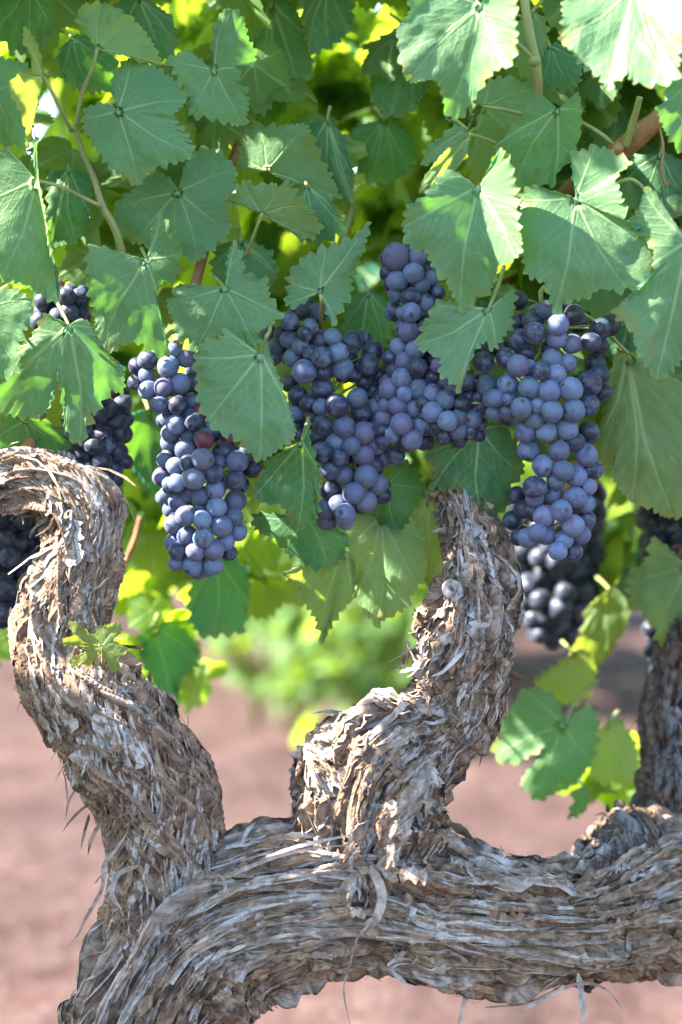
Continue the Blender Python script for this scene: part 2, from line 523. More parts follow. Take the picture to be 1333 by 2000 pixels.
    prof = np.clip(np.minimum(k * 9 + 0.30, (1 - k) * 7 + r_.uniform(0.05, 0.7, N)[:, None]), 0, 1) * (1 + 0.22 * np.sin(k * 17 + big[:, None] * 20) + 0.15 * np.sin(k * 41 + big[:, None] * 50))
    hw = (Ws[:, None] * 0.5 * prof)
    hl = hw * (1 + 0.18 * r_.normal(0, 1, (N, nk))); hr = hw * (1 + 0.18 * r_.normal(0, 1, (N, nk)))
    cup = (Ws[:, None] * r_.uniform(-0.16, 0.22, N)[:, None] * prof)[..., None] * dk
    SV = np.stack([ctr - hl[..., None] * side - cup, ctr + 0.0, ctr + hr[..., None] * side - cup], 2)
    gf = grid_faces(nk, 3)
    SF = (np.arange(N)[:, None, None] * (nk * 3) + gf[None]).reshape(-1, 4)
    acc.add(SV.reshape(-1, 3), SF, np.clip(tn[:, None, None] + 0.22 * r_.normal(0, 1, (N, nk, 3)) + 0.18 * r_.normal(0, 1, (N, 1, 3)), 0, 1.4).reshape(-1))
    # fine fibres
    nf = int(N * (0.10 if style == "strip" else 0.08))
    fs0 = r_.uniform(0, ss[-1], nf); ft0 = r_.uniform(0, 2 * math.pi, nf); fl = r_.uniform(0.008, 0.035, nf)
    fk = np.linspace(0, 1, 7)[None]
    fa = r_.normal(0, 0.5, nf)[:, None] + r_.normal(0, 1.0, nf)[:, None] * fk
    cc, Rk, dk, tk = surf(fs0[:, None] - fl[:, None] * fk * np.cos(fa), ft0[:, None] + fl[:, None] * fk * np.sin(fa) / rav)
    ctr = cc + (Rk + 0.0012 + (r_.random(nf)[:, None] ** 5) * 0.28 * fl[:, None] * fk ** 2)[..., None] * dk
    bt = np.cross(dk, tk)
    hw = (0.00022 + 0.0003 * r_.random(nf))[:, None, None] * bt
    SV = np.stack([ctr - hw, ctr + hw], 2)
    gf = grid_faces(7, 2)
    acc.add(SV.reshape(-1, 3), (np.arange(nf)[:, None, None] * 14 + gf[None]).reshape(-1, 4), np.repeat(r_.uniform(0.0, 0.7, nf), 14))
    if extra:
        for e in extra: peel(acc, *e)
    base = VINE_LOC
    acc.V = [v - base for v in acc.V]
    o = link(name, acc.mesh(name, mat), vine if parent is None else parent)
    return o


def peel(acc, pts, w, tone=0.3, tip=0.1, roll=0.6):
    """one loose strip of bark through (px, py, depth) points, w px wide"""
    p = np.array([P(*q) for q in pts])
    n = 22
    c = catmull(p, n)
    t, nn, bb = frames(c)
    k = np.linspace(0, 1, n)
    a = roll * np.sin(k * 2.4 + w)
    side = np.cos(a)[:, None] * bb + np.sin(a)[:, None] * nn
    up = np.cross(t, side)
    pr = np.clip(np.minimum(k * 6 + 0.3, (1 - k) * 2.2 + tip), 0, 1)[:, None] * w * K * 0.5
    V = np.stack([c - side * pr - up * pr * 0.35, c, c + side * pr - up * pr * 0.35], 1).reshape(-1, 3)
    acc.add(V, grid_faces(n, 3), tone)


trunk_extra = [
    ([(400, 1712, -0.055), (425, 1706, -0.066), (442, 1722, -0.075), (440, 1750, -0.075), (415, 1772, -0.066), (370, 1790, -0.056)], 16, 0.05),
    ([(250, 1625, -0.045), (225, 1660, -0.052), (203, 1690, -0.052), (200, 1735, -0.05), (170, 1790, -0.04), (150, 1830, -0.03), (118, 1862, -0.02)], 8, 0.45),
    ([(270, 1690, -0.06), (232, 1705, -0.07), (218, 1745, -0.072), (238, 1775, -0.066)], 14, 0.35),
    ([(420, 1720, -0.05), (470, 1700, -0.058), (540, 1672, -0.056), (620, 1655, -0.05), (700, 1650, -0.045)], 9, 0.3),
    ([(500, 1690, -0.05), (560, 1660, -0.055), (640, 1640, -0.05), (690, 1630, -0.045)], 7, 0.3),
]
arm_extra = [
    ([(720, 1700, -0.05), (738, 1740, -0.062), (735, 1790, -0.066), (700, 1830, -0.066), (685, 1880, -0.06), (672, 1930, -0.052), (680, 1985, -0.05), (690, 2020, -0.05)], 5, 0.5),
    ([(725, 1690, -0.05), (748, 1745, -0.065), (735, 1795, -0.07), (715, 1820, -0.06)], 18, 0.4),
    ([(935, 1905, -0.005), (912, 1940, -0.012), (900, 1980, -0.015), (890, 2030, -0.015)], 12, 0.3),
    ([(1020, 1975, -0.02), (1070, 1945, -0.03), (1130, 1920, -0.03), (1180, 1930, -0.02), (1225, 1980, -0.01)], 9, 0.3),
    ([(1130, 1900, 0.0), (1138, 1960, 0.0), (1135, 2010, 0.0)], 12, 0.2),
    ([(850, 1690, -0.025), (848, 1650, -0.024), (838, 1630, -0.02)], 7, 0.3),
    ([(470, 1660, -0.02), (484, 1622, -0.025), (500, 1606, -0.025)], 8, 0.1),
]
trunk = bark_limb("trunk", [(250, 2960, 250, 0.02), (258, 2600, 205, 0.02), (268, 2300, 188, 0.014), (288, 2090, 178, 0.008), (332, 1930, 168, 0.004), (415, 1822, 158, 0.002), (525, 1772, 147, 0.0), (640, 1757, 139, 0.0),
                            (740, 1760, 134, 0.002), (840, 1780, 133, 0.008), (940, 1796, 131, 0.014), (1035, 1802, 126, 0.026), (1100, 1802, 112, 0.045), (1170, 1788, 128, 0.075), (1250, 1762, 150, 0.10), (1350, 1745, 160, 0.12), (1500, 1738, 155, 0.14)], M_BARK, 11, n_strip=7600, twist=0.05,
                  length=(0.02, 0.16), width=(0.0016, 0.0075), extra=trunk_extra + arm_extra, lump=0.10, rough=1.9, burls=[(540, 1640, -0.01, 0.02, 0.008), (860, 1660, -0.01, 0.022, 0.010), (600, 1900, -0.01, 0.025, 0.010), (1120, 1700, 0.03, 0.02, 0.010), (900, 1900, 0.0, 0.02, 0.008), (330, 1760, -0.05, 0.025, 0.010)] + [(1116 + 4 * math.sin(i), 1690 + 20 * i, -0.005 + 0.0012 * (i - 5) ** 2, 0.008, -0.008) for i in range(11)] + [(1150, 1760, 0.0, 0.02, 0.006), (1180, 1840, 0.01, 0.02, 0.006), (1240, 1700, 0.02, 0.02, 0.009)], plates=0.07, shade_end=0.75, swirl=0.16, grain=0.42, warp=0.0022)
la_extra = [
    ([(190, 1560, -0.01), (160, 1580, -0.015), (140, 1600, -0.015), (122, 1625, -0.012)], 7, 0.7),
    ([(175, 1590, -0.01), (165, 1625, -0.016), (158, 1660, -0.016)], 7, 0.7),
    ([(200, 1600, -0.02), (180, 1640, -0.026), (172, 1672, -0.022)], 9, 0.8),
    ([(150, 1540, 0.0), (135, 1565, 0.0), (128, 1600, 0.0)], 5, 0.6),
    ([(365, 1470, -0.01), (355, 1440, -0.012), (352, 1425, -0.012)], 9, 0.2),
    ([(390, 1530, 0.0), (400, 1500, 0.0), (388, 1490, 0.0)], 9, 0.4),
    ([(120, 1330, -0.04), (105, 1355, -0.045), (110, 1390, -0.04), (135, 1410, -0.035)], 12, 0.5),
]
left_arm = bark_limb("arm", [(345, 1880, 140, 0.004), (338, 1780, 136, 0.0), (326, 1690, 118, -0.002), (306, 1605, 108, -0.005), (272, 1520, 116, -0.008), (222, 1430, 114, -0.012), (165, 1350, 104, -0.014), (132, 1260, 92, -0.014),
                             (140, 1160, 78, -0.012), (160, 1070, 72, -0.01), (150, 990, 78, -0.008), (95, 945, 70, -0.006), (15, 938, 64, -0.002), (-90, 965, 62, 0.0), (-200, 1010, 58, 0.02)],
                    M_BARK, 37, n_strip=3000, twist=0.35, tone0=0.12, length=(0.012, 0.080), width=(0.0013, 0.0060), extra=la_extra, lump=0.15, swirl=0.40, grain=0.5, warp=0.0032, burls=[(72, 1138, -0.01, 0.013, 0.016), (46, 1205, -0.015, 0.013, 0.008), (385, 1565, -0.01, 0.018, 0.010), (105, 1372, -0.02, 0.02, 0.009), (250, 1480, -0.045, 0.016, 0.006), (195, 985, -0.015, 0.014, 0.008), (330, 1600, -0.04, 0.012, 0.007)] + [(120 + 14 * i, 1440 - 7.6 * i, -0.045 + 0.0009 * (i - 5) ** 2, 0.0055, -0.0075) for i in range(12)], plates=0.12, rough=1.1, lift=1.3)
right_arm = bark_limb("arm", [(672, 1800, 130, 0.006), (688, 1720, 146, 0.002), (704, 1640, 138, 0.0), (718, 1560, 136, -0.002), (775, 1490, 122, 0.0), (848, 1430, 98, 0.004), (888, 1368, 84, 0.006), (906, 1300, 82, 0.006),
                              (926, 1210, 86, 0.006), (930, 1130, 73, 0.008), (922, 1060, 59, 0.012), (908, 995, 50, 0.016), (892, 930, 40, 0.03), (880, 860, 28, 0.06)],
                     M_BARK, 41, n_strip=5200, twist=0.12, tone0=0.05, lump=0.16, rough=1.9, lift=1.6, swirl=0.45, grain=0.55, warp=0.0035, burls=[(1002, 1165, -0.01, 0.012, 0.009), (835, 1300, -0.02, 0.014, 0.006), (955, 1470, -0.01, 0.018, 0.012), (885, 1155, -0.024, 0.012, 0.004), (800, 1530, -0.05, 0.018, 0.009), (910, 1400, -0.03, 0.014, 0.006), (845, 1600, -0.02, 0.02, 0.012), (600, 1600, -0.02, 0.02, 0.010), (945, 1330, -0.02, 0.007, -0.012), (905, 1500, -0.03, 0.008, -0.010), (800, 1480, -0.045, 0.007, -0.009), (700, 1580, -0.05, 0.008, -0.009), (815, 1590, -0.035, 0.009, -0.012)], plates=0.12, length=(0.010, 0.070), width=(0.0016, 0.0075))
bark_limb("pruning_stub", [(735, 1535, 100, 0.0), (665, 1500, 96, -0.004), (622, 1470, 76, -0.006), (596, 1455, 52, -0.006)], M_BARK, 43, n_strip=1300, swirl=0.8, length=(0.005, 0.025), width=(0.0016, 0.0075),
          lump=0.14, rough=1.3, lift=1.4, parent=None).parent = vine
bark_limb("pruning_stub", [(760, 1500, 80, 0.035), (752, 1430, 74, 0.04), (748, 1385, 58, 0.04), (746, 1362, 34, 0.04)], M_BARK, 47, n_strip=1000, swirl=0.8, length=(0.005, 0.025), width=(0.0016, 0.0075), lump=0.14, rough=1.3, lift=1.4)
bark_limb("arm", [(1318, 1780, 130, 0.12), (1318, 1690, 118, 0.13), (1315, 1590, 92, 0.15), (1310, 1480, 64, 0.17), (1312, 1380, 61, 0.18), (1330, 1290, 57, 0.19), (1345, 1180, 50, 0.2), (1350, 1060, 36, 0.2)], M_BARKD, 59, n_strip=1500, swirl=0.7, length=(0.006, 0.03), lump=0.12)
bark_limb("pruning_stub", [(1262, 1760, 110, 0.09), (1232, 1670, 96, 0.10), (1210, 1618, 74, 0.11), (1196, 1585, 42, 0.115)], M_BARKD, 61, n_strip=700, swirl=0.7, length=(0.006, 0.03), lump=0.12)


def knot(px, py, d, r, nrm, parent, hole=True):
    """a round pruning scar: a raised callus ring round a weathered disc with a dark pith hole"""
    V, F = [], []
    prof = [(1.12, -0.7), (1.15, 0.0), (1.05, 0.32), (0.86, 0.40), (0.70, 0.28), (0.45, 0.24), (0.26, 0.20), (0.2, -0.25 if hole else 0.2), (0.01, -0.3 if hole else 0.2)]
    m = 28
    th = np.linspace(0, 2 * math.pi, m, endpoint=False)
    z = Vector(nrm).normalized(); x = z.orthogonal().normalized(); y = z.cross(x)
    c = P(px, py, d)
    for a, h in prof:
        wob = 1 + 0.10 * perlin(np.cos(th) * 1.2 + px, np.sin(th) * 1.2, h)
        q = c + (np.cos(th) * wob * a * r * K)[:, None] * np.array(x) + (np.sin(th) * wob * 1.15 * a * r * K)[:, None] * np.array(y) + h * r * K * np.array(z)
        V.append(q)
    V = np.concatenate(V) - VINE_LOC
    o = link("pruning_scar", mesh_np("pruning_scar", V, grid_faces(len(prof), m, True), M_SCAR), parent)
    return o


knot(884, 1152, -0.0215, 17, (-0.35, -0.9, 0.25), right_arm)
knot(862, 1198, -0.012, 8, (-0.5, -0.8, 0.1), right_arm, False)
knot(935, 1112, -0.016, 5, (0.1, -0.9, 0.25), right_arm, False)
knot(46, 1200, -0.012, 13, (-0.9, -0.35, 0.2), left_arm, False)
knot(70, 1142, -0.016, 17, (-0.55, -0.5, 0.7), left_arm, False)
knot(1318, 1395, 0.163, 14, (-0.1, -0.95, 0.1), vine)


def cane(pts, rads, mat, name="cane", wob=0.12, nodes=()):
    w = [P(*p) for p in pts]
    V, F = tube(np.array(w), [r * K for r in rads], 12, 40, wob)
    acc = Acc(); acc.add(V - VINE_LOC, F)
    for (x, y, d, r) in nodes:                      # swollen nodes
        u = np.linspace(0, math.pi, 8); v = np.linspace(0, 2 * math.pi, 12, endpoint=False)
        c = P(x, y, d) - VINE_LOC
        q = np.stack([np.outer(np.sin(u), np.cos(v)), np.outer(np.sin(u), np.sin(v)), np.outer(np.cos(u), np.ones(12))], -1).reshape(-1, 3) * r * K
        acc.add(c + q, grid_faces(8, 12, True))
    return link(name, acc.mesh(name, mat), vine)


cane([(146, 250, 0.0), (163, 300, 0.002), (185, 350, 0.004), (200, 400, 0.004), (228, 455, 0.012), (250, 540, 0.03), (280, 640, 0.05)], [4.5, 5, 6, 7, 8, 8, 8], M_SHOOT, nodes=[(147, 252, 0.0, 7), (198, 400, 0.004, 9)])
cane([(215, 320, 0.08), (195, 365, 0.08), (160, 450, 0.08), (120, 545, 0.08), (95, 660, 0.08), (75, 820, 0.05), (40, 900, 0.03)], [7, 9, 10, 11, 12, 14, 16], M_CANE)
cane([(1020, -60, -0.06), (1027, 15, -0.055), (1038, 80, -0.05), (1048, 125, -0.045), (1052, 175, -0.035), (1050, 260, 0.0), (1030, 420, 0.04)], [9, 9, 9, 9, 8, 9, 10], M_SHOOT, nodes=[(1045, 118, -0.047, 12)])
cane([(1046, 118, -0.047), (1028, 100, -0.05), (1005, 80, -0.055)], [6, 5, 4], M_SHOOT)
cane([(1292, 226, -0.03), (1262, 252, -0.025), (1215, 292, -0.01), (1150, 345, 0.03), (1090, 395, 0.08), (1020, 480, 0.12), (930, 700, 0.10), (905, 900, 0.03)], [17, 20, 22, 22, 18, 16, 16, 20], M_CANE, nodes=[(1206, 290, -0.03, 13)])
cane([(1250, 190, -0.05), (1238, 235, -0.04), (1222, 285, -0.028)], [6, 7, 8], M_SHOOT)
cane([(1288, 245, -0.03), (1296, 290, -0.035), (1292, 330, -0.035), (1300, 360, -0.03), (1310, 352, -0.03)], [2.4, 2.4, 2.2, 2, 1.6], M_CANE, name="tendril")
cane([(510, 40, 0.12), (470, 260, 0.1), (420, 420, 0.08), (380, 560, 0.06), (340, 700, 0.05)], [8, 9, 10, 11, 12], M_CANE)
cane([(688, 400, 0.1), (650, 540, 0.06), (610, 700, 0.05), (640, 860, 0.05)], [8, 9, 9, 10], M_SHOOT)
cane([(275, 1010, 0.26), (262, 1060, 0.26), (240, 1110, 0.26), (210, 1200, 0.22)], [6, 7, 7, 8], M_CANE)


# ------------------------------------------------------------------ vine leaves
def poly_sample(pts, n):
    p = np.asarray(pts, float)
    for _ in range(1):                              # one corner cut that keeps lobe tips
        a = p[:-1] * 0.82 + p[1:] * 0.18; b = p[:-1] * 0.18 + p[1:] * 0.82
        p = np.vstack([p[:1], np.stack([a, b], 1).reshape(-1, p.shape[1]), p[-1:]])
    d = np.concatenate([[0], np.cumsum(np.linalg.norm(np.diff(p[:, :2], axis=0), axis=1))])
    s = np.linspace(0, d[-1], n)
    return np.stack([np.interp(s, d, p[:, k]) for k in range(p.shape[1])], 1), s


def seg_dist(q, a, b):
    ab = b - a
    u = np.clip(((q - a) @ ab) / max(ab @ ab, 1e-9), 0, 1)
    return np.linalg.norm(q - (a + u[:, None] * ab), axis=1), u


def leaf_shape(J, outline, veins, seed, n=330, rings=24, tooth=16.0, tamp=9.5, droop=0.16, wave=0.028, bulge=1.0):
    """flat coordinates in px relative to J (x right, y down) with z in px toward the upper side"""
    r_ = np.random.default_rng(seed)
    o = [tuple(p) + (0,) * (3 - len(p)) for p in outline]
    B, s = poly_sample(o, n)
    B = B - np.array([J[0], J[1], 0.0])
    size = float(np.percentile(np.linalg.norm(B[:, :2], axis=1), 90))
    # keep the outline going one way round the stalk
    an = np.unwrap(np.arctan2(B[1:-1, 1], B[1:-1, 0])); sg_ = np.sign(an[-1] - an[0])
    am = np.maximum.accumulate(an * sg_) * sg_ + sg_ * np.linspace(0, 0.02, len(an))
    rad_ = np.hypot(B[1:-1, 0], B[1:-1, 1])
    B[1:-1, 0] = rad_ * np.cos(am); B[1:-1, 1] = rad_ * np.sin(am)
    # teeth
    per = s[-1]
    tooth = max(tooth, per / 75.0) if per < 260 else tooth
    edges = [0.0]
    while edges[-1] < per: edges.append(edges[-1] + tooth * r_.choice([0.5, 0.75, 1.0, 1.3, 1.8]) * r_.uniform(0.85, 1.15))
    edges = np.array(edges)
    i = np.clip(np.searchsorted(edges, s, 'right') - 1, 0, len(edges) - 2)
    f = (s - edges[i]) / (edges[i + 1] - edges[i])
    amp = np.clip(np.diff(edges, append=edges[-1] + tooth)[i] / tooth, 0.4, 1.5) * r_.uniform(0.6, 1.25, len(edges))[i] * tamp
    pk = r_.uniform(0.45, 0.8, len(edges))[i]
    saw = np.where(f < pk, (f / pk) ** 0.8, ((1 - f) / (1 - pk)) ** 1.2)
    tg = np.gradient(B[:, :2], axis=0); tg /= np.linalg.norm(tg, axis=1)[:, None] + 1e-9
    k = np.ones(9) / 9
    tg = np.stack([np.convolve(np.pad(tg[:, c], 4, mode='edge'), k, 'valid') for c in (0, 1)], 1)
    nrm = np.stack([tg[:, 1], -tg[:, 0]], 1)
    if np.mean(np.sum(nrm * B[:, :2], 1)) < 0: nrm = -nrm
    away = np.clip(np.linalg.norm(B[:, :2], axis=1) / (0.35 * size), 0, 1)
    T = nrm * ((saw - 0.45) * amp * away)[:, None]
    t = np.concatenate([[0.0], np.linspace(0.04, 1, rings - 1) ** 0.8])
    tt = t[:, None, None]
    xy = B[None, :, :2] * tt + T[None] * tt ** 9
    q = xy.reshape(-1, 2)
    # veins: primaries to the lobe tips, secondaries branching off them
    prim = []
    for v in veins:
        e = np.array([v[0] - J[0], v[1] - J[1]], float)
        mid = e * 0.5 + np.array([-e[1], e[0]]) * r_.uniform(-0.075, 0.075)
        prim.append([np.zeros(2), mid * 0.55, mid * 1.02, e * 0.76 + (mid - e * 0.5) * 0.7, e])
    vein = np.zeros(len(q)); dmin = np.full(len(q), 1e9)
    for pl in prim:
        ln = np.linalg.norm(pl[-1])
        for a, b, k0 in zip(pl[:-1], pl[1:], range(4)):
            d, u = seg_dist(q, a, b)
            w = (2.6 - 0.42 * (k0 + u)) * max(size, 60) / 130
            vein = np.maximum(vein, np.clip(1.25 - d / w, 0, 1) * (1 - 0.10 * k0))
            dmin = np.minimum(dmin, d)
        ns = int(np.clip(ln / 24, 3, 7))
        dirv = pl[-1] / ln
        for j in range(ns):
            for sgn in (-1, 1):
                u = (j + 0.55 + 0.35 * (sgn > 0) * r_.random() + 0.25 * r_.random()) / (ns + 0.5)
                if u > 0.93: continue
                x = u * 4; kk = min(int(x), 3)
                a = pl[kk] + (pl[kk + 1] - pl[kk]) * (x - kk)
                ang = sgn * math.radians(r_.uniform(38, 52))
                dv = np.array([dirv[0] * math.cos(ang) - dirv[1] * math.sin(ang), dirv[0] * math.sin(ang) + dirv[1] * math.cos(ang)])
                ls = ln * r_.uniform(0.36, 0.5) * (1 - u * 0.55)
                m_ = a + dv * ls * 0.55
                e = a + dv * ls + dirv * ls * 0.12
                for a2, b2, wf in ((a, m_, 1.0), (m_, e, 0.75)):
                    d, uu = seg_dist(q, a2, b2)
                    vein = np.maximum(vein, 0.42 * wf * np.clip(1.2 - d / (1.0 * max(size, 60) / 130 + 0.25), 0, 1))
    rr = np.linalg.norm(q, axis=1) / size
    z = (B[None, :, 2] * tt[..., 0] ** 1.7).reshape(-1)
    z = z - droop * size * rr ** 2
    md = prim[len(prim) // 2][-1]; md = md / np.linalg.norm(md)
    side_ = q[:, 0] * -md[1] + q[:, 1] * md[0]
    fold = r_.uniform(-0.22, 0.34)
    z = z - fold * np.sqrt(side_ ** 2 + (0.05 * size) ** 2) + r_.uniform(-0.22, 0.30) * (q @ md) * -1.0 + r_.uniform(-0.15, 0.15) * side_
    z += bulge * 0.010 * size * (np.sin(np.clip(dmin / (0.12 * size), 0, 1) * math.pi / 2) - 0.5) * np.clip(rr * 2, 0, 1)
    ph = r_.uniform(0, 6)
    z += (wave * size * (tt[..., 0] ** 4) * (1.5 * np.sin(s / per * 2 * math.pi * r_.uniform(3, 5) + ph) + 0.25 * np.sin(s / per * 2 * math.pi * 11 + ph * 2))[None]).reshape(-1)
    z += (0.13 * perlin(q[:, 0] / size * 1.3, q[:, 1] / size * 1.3, seed * 0.37) + 0.030 * perlin(q[:, 0] / size * 5, q[:, 1] / size * 5, seed * 0.71) + 0.007 * perlin(q[:, 0] / size * 14, q[:, 1] / size * 14, seed * 0.53)) * size * np.clip(rr * 1.5, 0, 1)
    rim = np.clip((tt[..., 0] + 0 * s[None] - 0.72) / 0.28, 0, 1).reshape(-1)
    edge = ((tt[..., 0] > 0.985) * (saw > 0.5)[None]).astype(float).reshape(-1)
    F = grid_faces(rings, n)[n - 1:]
    tri = np.stack([np.zeros(n - 1, int), n + np.arange(1, n), n + np.arange(0, n - 1)], 1)
    area = np.sum(B[:-1, 0] * B[1:, 1] - B[1:, 0] * B[:-1, 1])
    if area > 0: F = F[:, ::-1]
    else: tri = tri[:, ::-1]
    return q, z, F, tri, vein, edge, rim


LEAF_N = [0]
LEAF_SPOTS = []


def leaf(label, J, d, outline, veins=None, mat=None, under=False, pet=None, cat="leaf", group="vine leaves in front of the vine", tilt=(0, 0), **kw):
    LEAF_N[0] += 1
    mat = mat or M_LEAF
    seed = 100 + LEAF_N[0]
    if veins is None:                               # lobe tips: the farthest outline points in five sectors
        pts = np.array([p[:2] for p in outline], float)
        pick = [int(round(x * (len(pts) - 1))) for x in (0.14, 0.34, 0.52, 0.7, 0.87)]
        veins = []
        for k in pick:
            c = [i for i in (k - 1, k, k + 1) if 0 <= i < len(pts)]
            veins.append(tuple(pts[max(c, key=lambda i: np.hypot(*(pts[i] - J)))]))
    blur = d > 0.09
    if blur: kw.setdefault("n", 190); kw.setdefault("rings", 14)
    q, z, F, tri, vein, edge, rim = leaf_shape(J, outline, veins, seed, **kw)
    k = K * (D + d) / D
    z = z + tilt[0] * q[:, 0] + tilt[1] * q[:, 1]
    if under: F, tri = F[:, ::-1], tri[:, ::-1]
    V = (q[:, :1] * k) * RIGHT - (q[:, 1:] * k) * UP - (z[:, None] * k) * FWD
    me = mesh_np("leaf_blade", V, [F, tri], mat, True, {"vein": vein, "edge": edge, "rim": rim})
    o = link("vine_leaf", me, None, P(J[0], J[1], d))
    tag(o, label, cat, group)
    if pet is None:
        a = random.uniform(-30, 30)
        pet = [(J[0] + a * 0.5, J[1] - 12, d + 0.025), (J[0] + a, J[1] - 22, d + 0.06)]
    w = [P(J[0], J[1], d + (-0.0008 if under else 0.005))] + [P(*(p if len(p) == 3 else (p[0], p[1], d + 0.003))) for p in pet]
    w = np.array(w) - np.array(o.location)
    if len(w) == 2: w = np.array([w[0], (w[0] + w[1]) / 2 + UP * 0.001, w[1]])
    tv, tf = tube(w, [3.2 * k, 3.4 * k] + [4.2 * k] * (len(w) - 2), 8, 16)
    acc = Acc(); acc.add(tv, tf)
    link("petiole", acc.mesh("petiole", M_PETIOLE), o)
    return o


BG = "blurred leaves further back in the canopy"
LO = "leaves hanging low behind the vine"

leaf("flat broad toothed leaf just under the small pale upturned leaf", (230, 217), -0.03,
     [(222, 207), (195, 200), (160, 206), (158, 240), (180, 280), (215, 330), (270, 364), (284, 335), (320, 325), (378, 310), (375, 275), (345, 238), (338, 225, 14), (368, 195, 20), (350, 155, 8), (325, 140), (300, 120), (250, 98), (222, 125), (215, 160), (236, 195)],
     [(160, 225), (270, 364), (376, 300), (366, 195), (250, 98)], pet=[(205, 205, -0.02), (160, 255, 0.0)])
leaf("leaf with a small white sun fleck on its raised upper lobe", (287, 507), -0.035,
     [(278, 505), (245, 490), (225, 460), (180, 462), (170, 500), (172, 540), (168, 570), (180, 610), (178, 660), (190, 682), (215, 685), (240, 665), (270, 668), (300, 690), (328, 697), (310, 640, -10), (300, 600, -14), (305, 555, -6), (350, 545, 10), (357, 510, 26), (355, 470, 34), (330, 440, 24), (312, 410, 10), (300, 450), (292, 490)],
     [(172, 475), (188, 682), (325, 695), (350, 500), (314, 412)])
leaf("grey-green leaf with one upright lobe, above the leaf covering the longest bunch", (440, 563), -0.03,
     [(436, 558), (390, 560), (345, 550), (340, 570), (322, 590), (338, 625), (342, 660), (368, 665), (375, 692), (400, 665), (440, 650), (470, 660), (505, 690), (508, 640), (535, 635), (552, 615), (525, 575), (525, 545), (482, 540), (475, 500), (460, 465), (447, 500), (445, 540)],
     [(325, 588), (375, 690), (505, 688), (550, 615), (460, 467)])
leaf("crisp green leaf with a slit, draped over the top of the longest grape bunch", (510, 693), -0.058,
     [(505, 690), (480, 655), (440, 640), (435, 660), (400, 665), (378, 700), (385, 745), (383, 775), (400, 820), (430, 850), (450, 848), (470, 870), (505, 905), (540, 880), (570, 865), (578, 840), (560, 790), (545, 740), (530, 700), (520, 650), (515, 690)],
     [(442, 642), (380, 700), (405, 822), (508, 900), (575, 845)], pet=[(520, 660), (528, 640, -0.03), (520, 600, 0.02)], tamp=8)
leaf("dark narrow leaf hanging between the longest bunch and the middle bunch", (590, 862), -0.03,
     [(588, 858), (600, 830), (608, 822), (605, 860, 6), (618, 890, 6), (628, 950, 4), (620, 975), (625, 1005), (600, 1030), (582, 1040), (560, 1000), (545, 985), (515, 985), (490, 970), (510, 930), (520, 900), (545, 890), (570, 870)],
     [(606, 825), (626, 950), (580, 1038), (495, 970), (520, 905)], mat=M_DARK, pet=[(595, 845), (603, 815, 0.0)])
leaf("small pale upturned leaf showing its underside on a long stalk near the top edge", (190, 95), -0.03,
     [(185, 90), (165, 60), (148, 35), (160, 10, 10), (200, 2, 14), (240, 20, 14), (270, 40, 10), (300, 80, 4), (316, 115), (285, 112, -6), (250, 100, -6), (215, 105)],
     [(150, 30), (200, 4), (262, 35), (314, 112)], mat=M_PALE, under=True, pet=[(182, 130, -0.025), (160, 185, -0.01), (148, 252, 0.0)], tooth=18, tamp=7)
leaf("leaf with a white sunlit upper lobe and a yellowish bright spot where its stalk meets", (418, 138), -0.005,
     [(410, 132), (385, 112), (370, 95), (350, 110), (325, 120), (345, 150), (370, 190), (365, 225), (400, 230), (435, 235), (475, 243), (487, 190), (465, 145), (465, 130), (497, 130), (502, 100), (485, 75, 10), (480, 40, 24), (450, 22, 30), (425, 45, 12), (418, 90), (421, 128)],
     [(335, 125), (372, 228), (475, 240), (500, 115), (450, 25)])
leaf("wide shaded leaf half hidden below the flat broad toothed leaf", (348, 375), 0.02,
     [(345, 362), (310, 330), (280, 345), (250, 370), (225, 385), (215, 420), (230, 450), (260, 470), (300, 480), (345, 490), (380, 515), (420, 480), (450, 455), (440, 410), (465, 330), (440, 300), (400, 280), (370, 300), (352, 355)],
     [(225, 400), (260, 470), (385, 513), (448, 450), (455, 325)])
leaf("large blue-grey leaf at the left edge with a glaring white curled rim", (72, 352), -0.05,
     [(66, 345), (45, 320), (15, 288), (-30, 300), (-60, 350), (-70, 420), (-40, 500), (0, 550), (40, 555), (70, 572), (106, 592), (108, 545), (95, 490, 22), (92, 430, 40), (86, 390, 44), (80, 330, 44), (75, 250, 30), (66, 300, 10), (70, 345)],
     [(10, 290), (-65, 400), (0, 545), (106, 590), (90, 440)], pet=[(120, 365, -0.035), (160, 385, -0.01), (198, 402, 0.0)])
leaf("narrow folded leaf with a bright yellow rim, standing on edge by the left border", (86, 150), -0.055,
     [(86, 142), (78, 100), (62, 62), (47, 50, 20), (48, 85, 20), (66, 112, 20), (66, 145, 18), (40, 146, 30), (22, 170, 34), (25, 190, 30), (40, 220, 24), (50, 250, 18), (42, 290, 20), (52, 270), (62, 220), (80, 165)],
     [(50, 55), (25, 172), (45, 285)], mat=M_PALE, pet=[(110, 195, -0.04), (140, 256, -0.003)], tamp=4)
leaf("blue-grey leaf at the left border behind the narrow folded leaf", (-12, 180), -0.02,
     [(-14, 170), (-20, 112), (30, 110), (60, 125), (64, 200), (52, 288), (10, 275), (-40, 280), (-60, 220), (-30, 185)],
     [(-10, 112), (60, 130), (50, 284), (-45, 260)])
leaf("dark leaf filling the top corner above the narrow folded leaf", (58, -30), 0.01,
     [(50, -34), (-30, -30), (-20, 60), (20, 92), (60, 107), (92, 80), (102, 40), (106, -20), (66, -34)], [(-20, 55), (60, 105), (98, 50)], mat=M_DARK)
